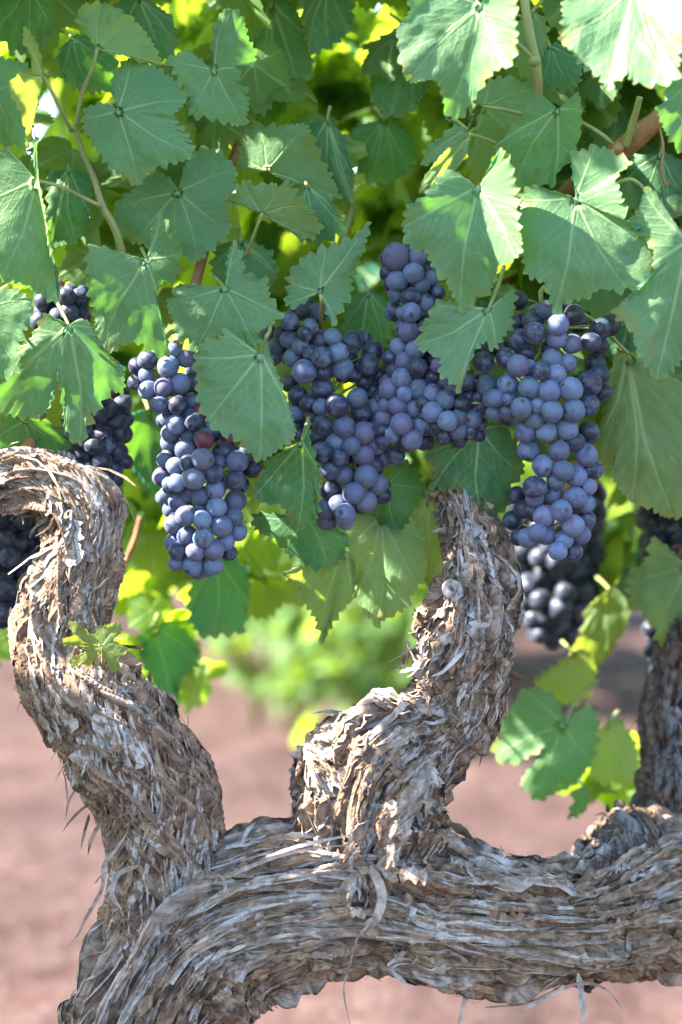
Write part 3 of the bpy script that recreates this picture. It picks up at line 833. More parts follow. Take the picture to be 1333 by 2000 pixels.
leaf("dark teal leaf behind the long stalk of the small pale upturned leaf", (140, 72), 0.03,
     [(136, 76), (112, 100), (118, 150), (150, 176), (185, 180), (218, 168), (228, 140), (222, 100), (190, 70), (150, 66)], [(116, 145), (185, 178), (222, 130)], mat=M_DARK)
leaf("leaf at the left edge hanging below the one with the glaring white rim", (-22, 600), -0.04,
     [(-24, 590), (-10, 556), (25, 560), (65, 588), (62, 620), (45, 660), (38, 690), (40, 728), (0, 740), (-50, 720), (-60, 640), (-30, 602)], [(60, 590), (40, 725), (-40, 715)])
leaf("large leaf with two long drooping lobes above the topmost bend of the trunk's arm", (135, 635), -0.025,
     [(128, 630), (105, 620), (88, 605), (70, 640), (40, 680), (0, 720), (-30, 740), (-20, 800), (20, 810), (60, 815), (90, 800), (104, 740), (110, 735), (116, 790), (122, 850), (150, 872), (165, 835), (185, 800), (210, 760), (235, 772), (240, 720), (215, 700), (190, 650), (165, 620), (143, 628)],
     [(0, 735), (-18, 795), (150, 868), (236, 765), (180, 640)], pet=[(120, 605, -0.005), (105, 580, 0.03)])
leaf("dark leaf just behind the topmost bend of the trunk's arm", (48, 822), 0.03,
     [(44, 818), (10, 806), (-20, 860), (20, 890), (80, 905), (134, 908), (138, 860), (105, 828), (60, 815)], [(-15, 860), (80, 905), (134, 870)], mat=M_DARK)
leaf("yellow-green cupped leaf showing its underside in the middle, on a straight stalk", (512, 418), -0.03,
     [(508, 416), (480, 410), (440, 408), (445, 385, 8), (468, 362, 12), (482, 352, 14), (500, 365, 12), (530, 358, 14), (548, 364, 12), (565, 355, 14), (590, 385, 10), (620, 420, 4), (632, 440), (610, 462, -6), (580, 455, -6), (545, 428)],
     [(442, 400), (476, 357), (562, 358), (606, 400), (615, 458)], mat=M_PALE, under=True, pet=[(500, 450, -0.02), (482, 500, 0.01)])
leaf("leaf with a long upswept pointed lobe above the middle grape bunch", (625, 570), -0.03,
     [(620, 572), (608, 590), (585, 600), (553, 594), (562, 555), (560, 535), (590, 500), (640, 480), (690, 462), (724, 422), (715, 470), (700, 510), (688, 540), (690, 570), (670, 600), (655, 637), (638, 602), (630, 578)],
     [(556, 592), (562, 545), (640, 482), (720, 428), (656, 632)], pet=[(628, 590), (626, 640, 0.02)])
leaf("olive leaf with sunlit flecks along its base, above the cupped underside leaf", (520, 332), 0.04,
     [(512, 335), (480, 325), (460, 318), (478, 252), (500, 240), (560, 246), (600, 240), (622, 290), (650, 340), (672, 385), (610, 370), (560, 352), (530, 338)], [(470, 300), (500, 242), (600, 245), (668, 380)], mat=M_PALE, under=True)
leaf("large leaf half in glaring sun beside the upright green shoot", (940, 12), -0.118,
     [(932, 4), (900, -40), (850, -50), (800, 0), (800, 20), (772, 55), (780, 80), (778, 110), (795, 160), (850, 150), (862, 170), (870, 217), (900, 225), (925, 190, 10), (955, 150, 34), (972, 145, 60), (990, 150, 76), (1003, 110, 84), (1000, 60, 84), (1005, 20, 84), (985, -20, 60), (955, -30, 20), (946, 4)],
     [(810, -20), (780, 100), (797, 158), (872, 215), (985, 130)], tamp=8)
leaf("blown-out white sunlit leaf in the top corner with a blue-grey shaded side", (1240, -25), -0.11,
     [(1230, -30), (1170, -60), (1110, -30), (1095, 10), (1095, 60), (1085, 85), (1110, 110), (1130, 140), (1165, 170), (1172, 198, 10), (1200, 165, 26), (1230, 190, 40), (1300, 192, 66), (1303, 130, 90), (1335, 75, 110), (1342, 20, 110), (1320, -40, 60), (1250, -34)],
     [(1110, -10), (1088, 85), (1172, 195), (1298, 188), (1330, 30)], tilt=(0.0, 0.55))
leaf("blue-grey leaf cut by the frame beside the orange-brown cut cane", (1360, 150), -0.1,
     [(1350, 146), (1312, 104), (1298, 140), (1300, 200), (1278, 216), (1300, 262), (1320, 287), (1356, 305), (1410, 250), (1420, 160), (1370, 140)], [(1310, 110), (1280, 215), (1330, 295), (1410, 240)])
leaf("triangular blue-green leaf hanging between the shoot and the orange-brown cane", (1090, 213), -0.04,
     [(1085, 210), (1086, 150), (1060, 170), (1020, 220), (985, 265), (963, 282), (990, 300), (1000, 340), (1020, 362), (1070, 350), (1085, 364), (1090, 330, 10), (1122, 310, 24), (1135, 240, 34), (1131, 180, 26), (1115, 195, 10), (1098, 207)],
     [(1083, 155), (965, 282), (1012, 352), (1085, 360), (1130, 215)], pet=[(1135, 238, -0.03), (1175, 262, -0.03), (1204, 287, -0.025)], tooth=20, tamp=4)
leaf("leaf with a folded edge burnt white by the sun, over the pinkish bunch", (935, 365), -0.062,
     [(928, 362), (915, 345), (908, 318), (880, 320), (860, 345), (838, 370), (820, 400), (790, 410), (785, 460), (800, 490), (830, 490), (845, 530), (875, 560), (900, 612), (930, 585), (960, 570), (970, 520, 8), (990, 522, 50), (1012, 505, 86), (1005, 450, 96), (1004, 380, 96), (990, 320, 84), (975, 295, 66), (958, 335, 20), (942, 362)],
     [(880, 322), (788, 450), (900, 610), (995, 500), (976, 300)])
leaf("largest leaf over the heavy bunch, with a folded upper lobe", (1125, 387), -0.068,
     [(1117, 386), (1090, 360), (1050, 355), (1010, 375), (1020, 400), (1012, 430), (1020, 500), (1025, 540), (1065, 555), (1083, 622), (1105, 590), (1150, 582), (1170, 562), (1200, 572), (1268, 562), (1280, 500), (1270, 465, 6), (1225, 455, 30), (1212, 400, 40), (1197, 348, 30), (1238, 320, 10), (1215, 305), (1180, 280), (1150, 285), (1120, 290), (1123, 330), (1128, 376)],
     [(1012, 385), (1083, 618), (1225, 566), (1272, 475), (1165, 284)], pet=[(1180, 370, -0.04), (1230, 350, -0.045), (1262, 372, -0.03)])
leaf("broad leaf cut by the frame edge above the yellowing leaf", (1345, 470), -0.09,
     [(1338, 462), (1335, 420), (1312, 370), (1260, 362), (1255, 400), (1230, 430), (1280, 480), (1278, 540), (1210, 570), (1205, 610), (1240, 640), (1245, 680), (1290, 747), (1340, 700), (1410, 600), (1410, 460), (1352, 464)],
     [(1262, 366), (1207, 590), (1290, 742), (1400, 600)])
leaf("pale blue-green leaf with a forked lower lobe between the pinkish and the heavy bunch", (955, 603), -0.055,
     [(948, 602), (920, 592), (870, 575), (850, 590), (840, 610), (820, 640), (815, 682), (850, 690), (860, 705), (855, 735), (880, 745), (893, 772), (905, 720), (920, 690), (945, 668), (968, 685), (990, 650), (1005, 640), (1003, 610), (1012, 580), (1006, 558), (985, 580), (963, 600)],
     [(845, 595), (818, 670), (893, 765), (968, 680), (1008, 565)], pet=[(965, 580, -0.045), (975, 555, -0.02), (985, 520, 0.02)])
leaf("dark green leaf lying across the top of the knotty upright arm", (937, 840), -0.012,
     [(930, 840), (900, 846), (860, 852), (832, 880), (845, 910), (845, 955), (880, 955), (905, 960), (925, 990), (950, 1024), (975, 1005), (1000, 990), (995, 955), (1025, 930), (1028, 905), (1010, 860), (985, 830), (960, 825), (944, 838)],
     [(835, 885), (848, 953), (948, 1020), (1025, 925), (985, 832)], mat=M_DARK, pet=[(935, 825, 0.0), (925, 790, 0.02)])
leaf("large yellowing leaf with netted veins at the frame edge below the heavy bunch's stalk", (1228, 690), 0.01,
     [(1222, 690), (1212, 655), (1200, 700), (1185, 745), (1195, 770), (1180, 820), (1168, 870), (1180, 915), (1200, 900), (1210, 950), (1245, 985), (1275, 990), (1310, 1012), (1360, 1015), (1400, 900), (1390, 780), (1310, 720), (1262, 694), (1238, 686)],
     [(1202, 700), (1170, 860), (1245, 982), (1335, 1012), (1360, 760)], mat=M_PALE, under=True, pet=[(1205, 668, 0.0), (1180, 640, 0.01), (1120, 600, 0.02)])
leaf("olive leaf with curling foot hanging lowest below the middle bunch", (745, 1010), 0.05,
     [(735, 1008), (690, 1000), (665, 1045), (645, 1095), (688, 1104), (692, 1172), (712, 1200), (733, 1226), (765, 1200), (790, 1192), (812, 1150), (832, 1132), (834, 1060), (805, 1012), (755, 1002)], [(660, 1080), (692, 1170), (733, 1224), (815, 1145), (828, 1040)], mat=M_PALE, under=True)
leaf("ragged pale leaf with a dangling tip, lowest on the canopy's edge in the middle", (676, 1062), 0.04,
     [(668, 1066), (600, 1090), (546, 1105), (550, 1130), (582, 1136), (580, 1165), (612, 1205), (627, 1268), (640, 1222), (690, 1172), (694, 1100), (684, 1066)], [(550, 1115), (585, 1160), (627, 1262), (690, 1165)], mat=M_PALE, under=True)
leaf("dark leaf under the foot of the narrow hanging leaf", (600, 1008), 0.03,
     [(590, 1008), (540, 990), (492, 985), (488, 1030), (545, 1060), (560, 1086), (610, 1112), (650, 1112), (676, 1085), (682, 1050), (642, 1025), (612, 1008)], [(490, 1010), (550, 1070), (640, 1110), (680, 1060)], mat=M_DARK)
leaf("small dark leaf peeping out beside the foot of the middle bunch", (758, 945), 0.04,
     [(755, 940), (765, 915), (792, 900), (822, 920), (832, 960), (802, 1010), (782, 1046), (740, 1052), (700, 1032), (720, 990), (748, 955)], [(792, 902), (830, 958), (780, 1045), (705, 1030)], mat=M_DARK)
leaf("yellowish leaf edge-on beside the top of the knotty upright arm", (835, 975), 0.05,
     [(825, 972), (802, 1020), (796, 1080), (818, 1130), (852, 1162), (872, 1120), (868, 1060), (862, 1000), (845, 970)], [(800, 1050), (850, 1158), (868, 1050)], mat=M_PALE, under=True)
leaf("tiny deeply cut young leaf sprouting from the bark of the bent arm", (200, 1263), -0.062,
     [(196, 1268), (190, 1300), (186, 1332), (172, 1322), (176, 1300), (152, 1298), (140, 1312), (130, 1290), (166, 1276), (160, 1262), (125, 1264, 10), (120, 1248, 12), (146, 1242, 8), (130, 1215, 12), (150, 1213, 14), (170, 1235, 6), (184, 1242), (192, 1225), (232, 1213), (240, 1232), (216, 1252), (240, 1258), (253, 1270), (230, 1284), (238, 1308), (216, 1316), (209, 1290), (204, 1270)],
     [(187, 1330), (135, 1295), (124, 1256), (138, 1216), (236, 1220), (252, 1270), (226, 1312)], pet=[(202, 1285, -0.05), (200, 1305, -0.035)], mat=M_PALE, tooth=9, tamp=3, wave=0.02)
leaf("amber turning leaf peeping from behind the heavy bunch", (1150, 880), 0.035,
     [(1142, 882), (1100, 920), (1000, 930), (995, 960), (1080, 990), (1150, 975), (1170, 940), (1165, 905), (1156, 882)], [(1000, 940), (1150, 972)], mat=M_AMBER, tamp=4)
leaf("slim blue-green leaf with a notched tip beside the rolled yellow leaf", (912, 252), -0.05,
     [(906, 250), (905, 195), (893, 235), (862, 268), (828, 290), (824, 322), (850, 312), (880, 290), (912, 262), (930, 215)], [(906, 198), (828, 310), (928, 220)])
leaf("rolled yellow-green leaf seen on edge above the sunburnt-edge leaf", (918, 262), -0.062,
     [(930, 250), (955, 240), (920, 252), (880, 285, 10), (850, 318, 10), (822, 352), (818, 378), (850, 350, -10), (890, 332, -12), (912, 300, -10), (918, 272)], [(952, 241), (822, 370), (905, 305)], mat=M_PALE, under=True, pet=[(945, 270, -0.04), (980, 285, 0.0)], tamp=3)
leaf("yellow-green underside with strong veins behind the upright green shoot", (945, 208), 0.0,
     [(938, 205), (908, 198), (960, 150), (1010, 140), (1066, 160), (1050, 205), (1005, 265), (965, 325), (930, 350), (915, 300), (930, 250), (940, 215)], [(960, 150), (1064, 160), (1010, 262), (930, 345)], mat=M_PALE, under=True, pet=[(975, 212, -0.012), (1018, 222, 0.0)])
leaf("small green leaf close behind the upright green shoot at the top", (1040, 22), 0.0,
     [(1032, 22), (1000, 50), (1005, 100), (1015, 140), (1050, 148), (1068, 95), (1072, 50), (1050, 22)], [(1002, 60), (1040, 146), (1070, 60)], mat=M_PALE, under=True)
leaf("leaf with crinkled margin tucked between the two sunlit leaves at the top", (1075, 90), 0.0,
     [(1070, 95), (1055, 120), (1062, 160), (1100, 178), (1130, 170), (1140, 130), (1110, 95), (1085, 82)], [(1060, 155), (1120, 175), (1135, 120)], mat=M_DARK)
leaf("lone two-lobed leaf floating over the red soil near the vertical spur", (1100, 1415), 0.2,
     [(1102, 1405), (1095, 1372), (1062, 1345), (1020, 1350), (1010, 1380), (980, 1410), (966, 1450), (968, 1490), (1012, 1494), (1060, 1462), (1072, 1458), (1020, 1490), (1015, 1530), (1050, 1573), (1085, 1552), (1120, 1542), (1157, 1500), (1172, 1440), (1167, 1388), (1142, 1378), (1110, 1408)],
     [(1030, 1350), (968, 1480), (1050, 1570), (1160, 1490), (1150, 1382)], group=LO, pet=[(1130, 1360, 0.22), (1170, 1330, 0.24)])
leaf("yellow-green leaf just above the lone two-lobed leaf", (1120, 1275), 0.26,
     [(1115, 1280), (1070, 1290), (1040, 1332), (1070, 1360), (1115, 1385), (1160, 1360), (1168, 1310), (1150, 1270), (1128, 1268)], [(1045, 1330), (1115, 1382), (1165, 1320)], mat=M_PALE, under=True, group=LO)
leaf("sunlit yellow leaf hanging just below the black bunch", (1190, 1150), 0.30,
     [(1185, 1155), (1150, 1180), (1140, 1240), (1110, 1290), (1160, 1330), (1200, 1270), (1230, 1220), (1220, 1165), (1196, 1146)], [(1140, 1240), (1160, 1325), (1228, 1215)], mat=M_PALE, under=True, group=LO)
leaf("mid-green leaf at the frame edge above the vertical spur", (1345, 1105), 0.17,
     [(1338, 1100), (1300, 1040), (1270, 1052), (1270, 1085), (1225, 1140), (1240, 1182), (1285, 1230), (1287, 1262), (1340, 1264), (1410, 1200), (1410, 1110), (1355, 1098)], [(1272, 1055), (1228, 1145), (1287, 1258), (1400, 1200)], mat=M_PALE, under=True, group=LO)
leaf("green leaf beside the vertical spur, behind the lone two-lobed leaf", (1188, 1412), 0.25,
     [(1180, 1416), (1165, 1440), (1150, 1500), (1165, 1532), (1230, 1532), (1252, 1500), (1242, 1450), (1210, 1402), (1196, 1404)], [(1152, 1500), (1228, 1530), (1245, 1455)], mat=M_PALE, under=True, group=LO)
leaf("small leaf tip with a white sunny end, lowest above the right-hand knob", (1140, 1535), 0.22,
     [(1134, 1538), (1116, 1545), (1122, 1575), (1108, 1604), (1142, 1592), (1154, 1562), (1148, 1538)], [(1110, 1602), (1150, 1560)], group=LO)
leaf("blurred dark-green leaf hanging below the longest bunch", (425, 1090), 0.2,
     [(418, 1090), (380, 1110), (366, 1180), (372, 1222), (395, 1246), (440, 1240), (472, 1242), (484, 1190), (490, 1120), (455, 1088), (432, 1086)], [(370, 1200), (420, 1244), (484, 1180)], group=LO, mat=M_DARK, under=True)
leaf("blurred long leaf pointing down beside the bent arm", (300, 1222), 0.24,
     [(295, 1226), (270, 1232), (268, 1290), (300, 1345), (318, 1398), (342, 1396), (345, 1332), (392, 1300), (372, 1240), (332, 1214), (308, 1218)], [(270, 1270), (330, 1394), (386, 1290)], group=LO, mat=M_DARK, under=True)
leaf("big dark leaf hanging behind the upper half of the longest bunch", (290, 800), 0.14,
     [(282, 800), (250, 810), (236, 870), (262, 930), (300, 985), (340, 960), (352, 880), (345, 830), (300, 796)], [(245, 860), (300, 982), (350, 880)], group=LO, mat=M_DARK, under=True)

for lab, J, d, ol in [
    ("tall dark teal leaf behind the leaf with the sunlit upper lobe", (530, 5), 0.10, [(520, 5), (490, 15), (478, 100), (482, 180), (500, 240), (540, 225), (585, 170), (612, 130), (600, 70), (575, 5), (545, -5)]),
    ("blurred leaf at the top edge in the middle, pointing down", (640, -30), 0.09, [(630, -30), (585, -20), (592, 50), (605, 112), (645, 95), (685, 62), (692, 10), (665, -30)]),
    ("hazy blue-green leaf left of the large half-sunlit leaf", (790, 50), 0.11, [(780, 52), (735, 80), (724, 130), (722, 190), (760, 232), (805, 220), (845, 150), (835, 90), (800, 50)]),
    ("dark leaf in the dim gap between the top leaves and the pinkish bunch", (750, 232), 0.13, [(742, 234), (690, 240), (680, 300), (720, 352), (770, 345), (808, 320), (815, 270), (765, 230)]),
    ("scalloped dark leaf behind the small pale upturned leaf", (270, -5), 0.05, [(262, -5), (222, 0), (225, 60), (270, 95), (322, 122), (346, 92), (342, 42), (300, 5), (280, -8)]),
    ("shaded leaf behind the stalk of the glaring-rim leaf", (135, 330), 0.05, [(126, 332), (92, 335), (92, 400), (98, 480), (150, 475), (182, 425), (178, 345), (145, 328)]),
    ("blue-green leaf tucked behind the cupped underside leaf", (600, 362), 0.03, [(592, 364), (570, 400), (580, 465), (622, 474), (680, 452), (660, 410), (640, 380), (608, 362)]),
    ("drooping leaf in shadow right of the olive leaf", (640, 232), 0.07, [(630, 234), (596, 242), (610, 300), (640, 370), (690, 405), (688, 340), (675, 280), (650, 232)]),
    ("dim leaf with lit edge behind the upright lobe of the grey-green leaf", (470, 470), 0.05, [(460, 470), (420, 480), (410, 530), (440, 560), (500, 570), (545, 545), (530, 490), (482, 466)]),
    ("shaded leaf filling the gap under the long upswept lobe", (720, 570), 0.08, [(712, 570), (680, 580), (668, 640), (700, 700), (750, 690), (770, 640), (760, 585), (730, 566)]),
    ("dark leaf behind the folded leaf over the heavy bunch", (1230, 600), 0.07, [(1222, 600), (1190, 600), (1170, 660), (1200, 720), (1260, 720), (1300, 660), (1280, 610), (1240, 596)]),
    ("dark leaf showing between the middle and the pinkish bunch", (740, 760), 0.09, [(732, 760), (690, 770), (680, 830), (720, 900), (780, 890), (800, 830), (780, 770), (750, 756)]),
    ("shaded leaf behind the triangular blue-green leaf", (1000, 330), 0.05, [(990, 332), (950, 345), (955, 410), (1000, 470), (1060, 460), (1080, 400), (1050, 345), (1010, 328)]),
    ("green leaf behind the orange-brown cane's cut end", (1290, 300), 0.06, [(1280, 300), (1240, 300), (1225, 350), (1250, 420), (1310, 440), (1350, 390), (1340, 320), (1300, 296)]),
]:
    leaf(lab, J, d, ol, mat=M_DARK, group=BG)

# ------------------------------------------------------------------ grapes
def grape_mesh(k):
    nu, nv = 18, 26
    u = np.linspace(0, math.pi, nu); v = np.linspace(0, 2 * math.pi, nv, endpoint=False)
    q = np.stack([np.outer(np.sin(u), np.cos(v)), np.outer(np.sin(u), np.sin(v)), np.outer(np.cos(u), np.ones(nv))], -1).reshape(-1, 3)
    r = 1 + 0.05 * perlin(q[:, 0] * 1.1, q[:, 1] * 1.1, q[:, 2] * 1.1, 60 + k) + 0.006 * perlin(q[:, 0] * 4, q[:, 1] * 4, q[:, 2] * 4, 70 + k)
    r -= 0.035 * np.exp(-((1 + q[:, 2]) / 0.012)) + 0.05 * np.exp(-((1 - q[:, 2]) / 0.03))
    q = q * r[:, None] * np.array([1, 1, 1.03])
    return mesh_np("grape", q, grid_faces(nu, nv, True)[:, ::-1], M_GRAPE)


GRAPES = [grape_mesh(k) for k in range(5)]
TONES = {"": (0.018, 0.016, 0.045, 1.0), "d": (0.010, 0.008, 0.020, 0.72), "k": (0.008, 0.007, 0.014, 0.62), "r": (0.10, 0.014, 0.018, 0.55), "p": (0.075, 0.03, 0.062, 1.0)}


def build_bunch(label, grapes, depth, stem_top, group, back=22, tint="", flat=0.72, seed=0):
    """grapes: (px, py, r px, tone). Depths come from a rounded envelope, then touching berries are pushed apart."""
    r_ = np.random.default_rng(500 + seed)
    g = np.array([(a, b, c if c > 26 else 20.9 * (c / 20.0) ** 0.6) for a, b, c, t in grapes], float)
    tones = [t for *_, t in grapes]
    x, y, r = g.T
    w = np.zeros(len(g)); cx = np.zeros(len(g))
    for i in range(len(g)):
        near = np.abs(y - y[i]) < 48
        lo, hi = (x[near] - r[near]).min(), (x[near] + r[near]).max()
        cx[i] = (lo + hi) / 2; w[i] = max((hi - lo) / 2, r[i] * 1.2)
    z = flat * np.sqrt(np.clip((w - r * 0.8) ** 2 - (x - cx) ** 2, 0, None)) + (r - r.mean()) * 1.2     # px toward the camera
    z = z + r_.normal(0, 2, len(z))
    for _ in range(60):
        dx = x[:, None] - x[None]; dy = y[:, None] - y[None]; dz = z[:, None] - z[None]
        need = 0.84 * (r[:, None] + r[None])
        lat = dx ** 2 + dy ** 2
        gap = np.sqrt(np.clip(need ** 2 - lat, 0, None)) - np.abs(dz)
        np.fill_diagonal(gap, 0)
        gap = np.clip(gap, 0, None)
        sg = np.where(dz == 0, np.sign(r[:, None] - r[None]), np.sign(dz))
        mv = np.where(sg > 0, 0.10, -0.40) * gap
        z = z + np.clip(mv.sum(1) / np.maximum((gap > 0).sum(1), 1), -6, 4)
    pts = [(x[i], y[i], z[i], r[i], tones[i]) for i in range(len(g))]
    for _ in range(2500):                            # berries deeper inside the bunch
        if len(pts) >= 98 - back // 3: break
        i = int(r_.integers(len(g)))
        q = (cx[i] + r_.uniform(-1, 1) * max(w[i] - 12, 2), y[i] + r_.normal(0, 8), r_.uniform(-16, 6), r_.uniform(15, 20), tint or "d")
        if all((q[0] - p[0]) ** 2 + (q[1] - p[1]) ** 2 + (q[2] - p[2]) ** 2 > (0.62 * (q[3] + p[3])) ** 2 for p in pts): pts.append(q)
    cand = list(r_.permutation(len(g)))
    zc = 0.0
    nb = 0
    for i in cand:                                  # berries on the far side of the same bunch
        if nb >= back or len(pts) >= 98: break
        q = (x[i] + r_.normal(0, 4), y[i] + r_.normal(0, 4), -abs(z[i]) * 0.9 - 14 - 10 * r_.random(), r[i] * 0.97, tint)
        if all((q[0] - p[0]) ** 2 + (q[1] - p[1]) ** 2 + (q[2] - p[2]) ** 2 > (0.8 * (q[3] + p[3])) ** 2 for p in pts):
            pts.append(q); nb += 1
    k = K * (D + depth) / D
    top = P(stem_top[0], stem_top[1], depth)
    root = empty("grape_bunch", top)
    tag(root, label, "grape bunch", group)
    # stem: the rachis down the middle and a pedicel to each berry
    ys = np.linspace(min(stem_top[1] + 10, y.min()), y.max() - 20, 7)
    axis = []
    for yy in ys:
        near = np.abs(y - yy) < 60
        axis.append((x[near].mean() if near.any() else x.mean(), yy))
    axis = [(stem_top[0], stem_top[1])] + axis
    ax = np.array([P(a, b, depth + 0.002) for a, b in axis])
    acc = Acc()
    tv, tf = tube(ax - top, [5 * k, 5 * k] + [4.2 * k] * (len(ax) - 3) + [2.5 * k], 8, 30, 0.15)
    acc.add(tv, tf)
    fine = catmull(ax, 40)
    for (a, b, zz, rr, t) in pts:
        c = P(a, b, depth) - FWD * zz * k
        d = np.linalg.norm(fine - c + UP * 0.010, axis=1)
        s = fine[int(np.argmin(d))]
        dirv = (s + UP * 0.006) - c
        dirv /= np.linalg.norm(dirv)
        e = c + dirv * rr * k * 0.96
        tv, tf = tube(np.array([s, (s + e) / 2 + UP * 0.0015, e]) - top, [2.4 * k, 1.7 * k, 2.6 * k], 6, 7)
        acc.add(tv, tf)
        o = bpy.data.objects.new("grape", GRAPES[int(r_.integers(5))])
        C.objects.link(o)
        o.parent = root
        o.location = c - top
        e3 = Vector(dirv).to_track_quat('Z', 'Y').to_euler()
        o.rotation_euler = (e3.x + r_.normal(0, 0.45), e3.y + r_.normal(0, 0.45), r_.uniform(0, 6.28))
        sc = rr * k
        o.scale = (sc * r_.uniform(0.96, 1.03), sc * r_.uniform(0.96, 1.03), sc * r_.uniform(0.97, 1.05))
        u_ = r_.random()
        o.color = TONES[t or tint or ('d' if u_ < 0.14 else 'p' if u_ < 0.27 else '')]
    link("stem", acc.mesh("stem", M_RACHIS), root)
    return root


def conv(ox, oy, sc, rows):
    return [(ox + q[0] * sc, oy + q[1] * sc, q[2] * sc, q[3] if len(q) > 3 else "") for q in rows]


b_left = conv(240, 660, 0.21, [(245, 215, 85, "d"), (475, 135, 65), (590, 205, 70), (140, 265, 70, "d"), (235, 360, 62), (125, 415, 62), (440, 280, 105), (255, 495, 85), (400, 475, 82), (545, 435, 102),
    (640, 415, 92, "d"), (640, 290, 45), (705, 550, 55, "r"), (645, 600, 64), (525, 635, 88), (365, 630, 80), (720, 700, 72, "r"), (510, 815, 90, "p"), (680, 790, 80), (620, 915, 70), (785, 965, 82, "r"),
    (760, 920, 75), (815, 840, 50), (455, 890, 85), (440, 975, 80), (420, 760, 58), (590, 1045, 92), (940, 1060, 88, "d"), (990, 950, 62, "r"), (1155, 1050, 60, "d"), (370, 770, 52, "d"), (620, 730, 60)]) + \
    conv(280, 880, 0.18, [(675, 100, 122, "p"), (1035, 125, 118), (785, 250, 105), (515, 145, 85), (578, 312, 122, "p"), (370, 172, 95), (210, 290, 98), (385, 352, 82), (300, 360, 62), (805, 420, 112),
    (1010, 325, 115, "d"), (645, 490, 95), (510, 470, 75), (390, 555, 110), (250, 480, 70), (200, 510, 60), (480, 710, 105), (815, 615, 100), (1005, 545, 120), (635, 610, 80), (660, 750, 98),
    (860, 820, 118), (990, 715, 88), (345, 800, 95, "p"), (480, 920, 92), (672, 940, 105), (1030, 880, 92), (905, 985, 88), (335, 1000, 90), (390, 1080, 98), (585, 1085, 105), (780, 1075, 105),
    (935, 1110, 75), (370, 1215, 75), (545, 1245, 118), (770, 1240, 100), (590, 1320, 70), (690, 1300, 60), (240, 110, 65), (840, 140, 60), (290, 640, 75), (1190, 200, 90, "k")])
BUN = "grape bunches hanging from the vine"
build_bunch("longest grape bunch, tapering downwards, with a few shiny red berries under the draped leaf", b_left, 0.012, (455, 640), BUN, 20, seed=1)

b_mid = conv(520, 580, 0.195, [(330, 158, 93, "d"), (522, 168, 98), (240, 265, 85), (175, 385, 90, "d"), (235, 440, 80), (350, 515, 82), (110, 490, 80), (555, 445, 92), (670, 430, 78), (855, 480, 118),
    (1065, 555, 100, "d"), (1020, 695, 108, "d"), (725, 585, 98), (565, 635, 105), (765, 730, 110), (870, 785, 70, "d"), (450, 590, 60), (280, 620, 95), (390, 770, 125), (240, 870, 80, "d"),
    (565, 925, 112), (1075, 940, 85, "d"), (1130, 790, 70, "d"), (910, 1025, 95), (950, 1165, 108), (715, 1105, 128), (555, 1115, 70), (435, 1075, 85), (320, 1000, 100, "d"), (310, 1160, 80),
    (30, 420, 60), (20, 340, 70), (1110, 1100, 85), (470, 1180, 80), (85, 600, 60), (440, 310, 55), (400, 400, 55, "d"), (980, 860, 70, "k"), (580, 790, 60, "k")]) + \
    conv(560, 800, 0.18, [(265, 130, 90), (400, 180, 108), (625, 205, 118), (840, 265, 120), (530, 350, 98), (700, 400, 92), (835, 495, 118), (985, 380, 110), (1060, 530, 75), (960, 600, 72), (375, 475, 122, "d"),
    (575, 530, 85, "d"), (475, 650, 115, "d"), (625, 715, 102), (860, 725, 130), (985, 815, 112), (1040, 930, 85, "d"), (480, 875, 125), (728, 910, 120), (855, 1000, 118), (570, 1030, 108), (420, 1080, 100),
    (640, 1130, 108), (440, 1205, 95), (640, 1200, 95), (330, 290, 80, "d"), (140, 280, 60, "k"), (1000, 180, 90), (300, 400, 70, "k")])
build_bunch("loose-topped middle grape bunch with green stalks showing between its upper berries", b_mid, 0.022, (632, 560), BUN, 18, seed=2)

b_pink = conv(730, 470, 0.18, [(245, 195, 150, "p"), (475, 195, 90), (425, 370, 108), (255, 450, 112), (245, 590, 75), (600, 420, 78), (400, 630, 108), (545, 675, 110), (655, 575, 88, "d"), (400, 800, 100), (380, 1000, 105), (520, 500, 70), (320, 790, 60),
    (640, 300, 80), (660, 800, 85), (560, 960, 80)]) + \
    conv(730, 660, 0.18, [(275, 105, 95), (455, 130, 105), (335, 255, 88), (465, 335, 108), (225, 350, 70), (300, 445, 105), (175, 555, 112, "p"), (475, 555, 118), (330, 620, 70), (255, 745, 92, "p"), (430, 765, 112),
    (125, 870, 98, "p"), (130, 730, 60), (300, 945, 120, "p"), (530, 955, 115), (215, 1050, 90), (415, 1110, 112), (610, 350, 90), (590, 480, 70)])
build_bunch("pinkish slender grape bunch topped by one oversized berry", b_pink, 0.0, (850, 500), BUN, 16, seed=3)

b_wing = conv(730, 660, 0.18, [(750, 480, 95, "d"), (640, 490, 60), (645, 610, 105), (775, 680, 102), (640, 815, 112), (795, 910, 108), (915, 1000, 108), (780, 1000, 60), (1065, 880, 105), (1165, 750, 85), (570, 690, 70), (920, 860, 70), (840, 560, 60, "d"), (700, 300, 70)])
build_bunch("small side cluster on a bare stalk between the pinkish and the heavy bunch", b_wing, -0.012, (900, 740), BUN, 0, seed=4, flat=0.5)

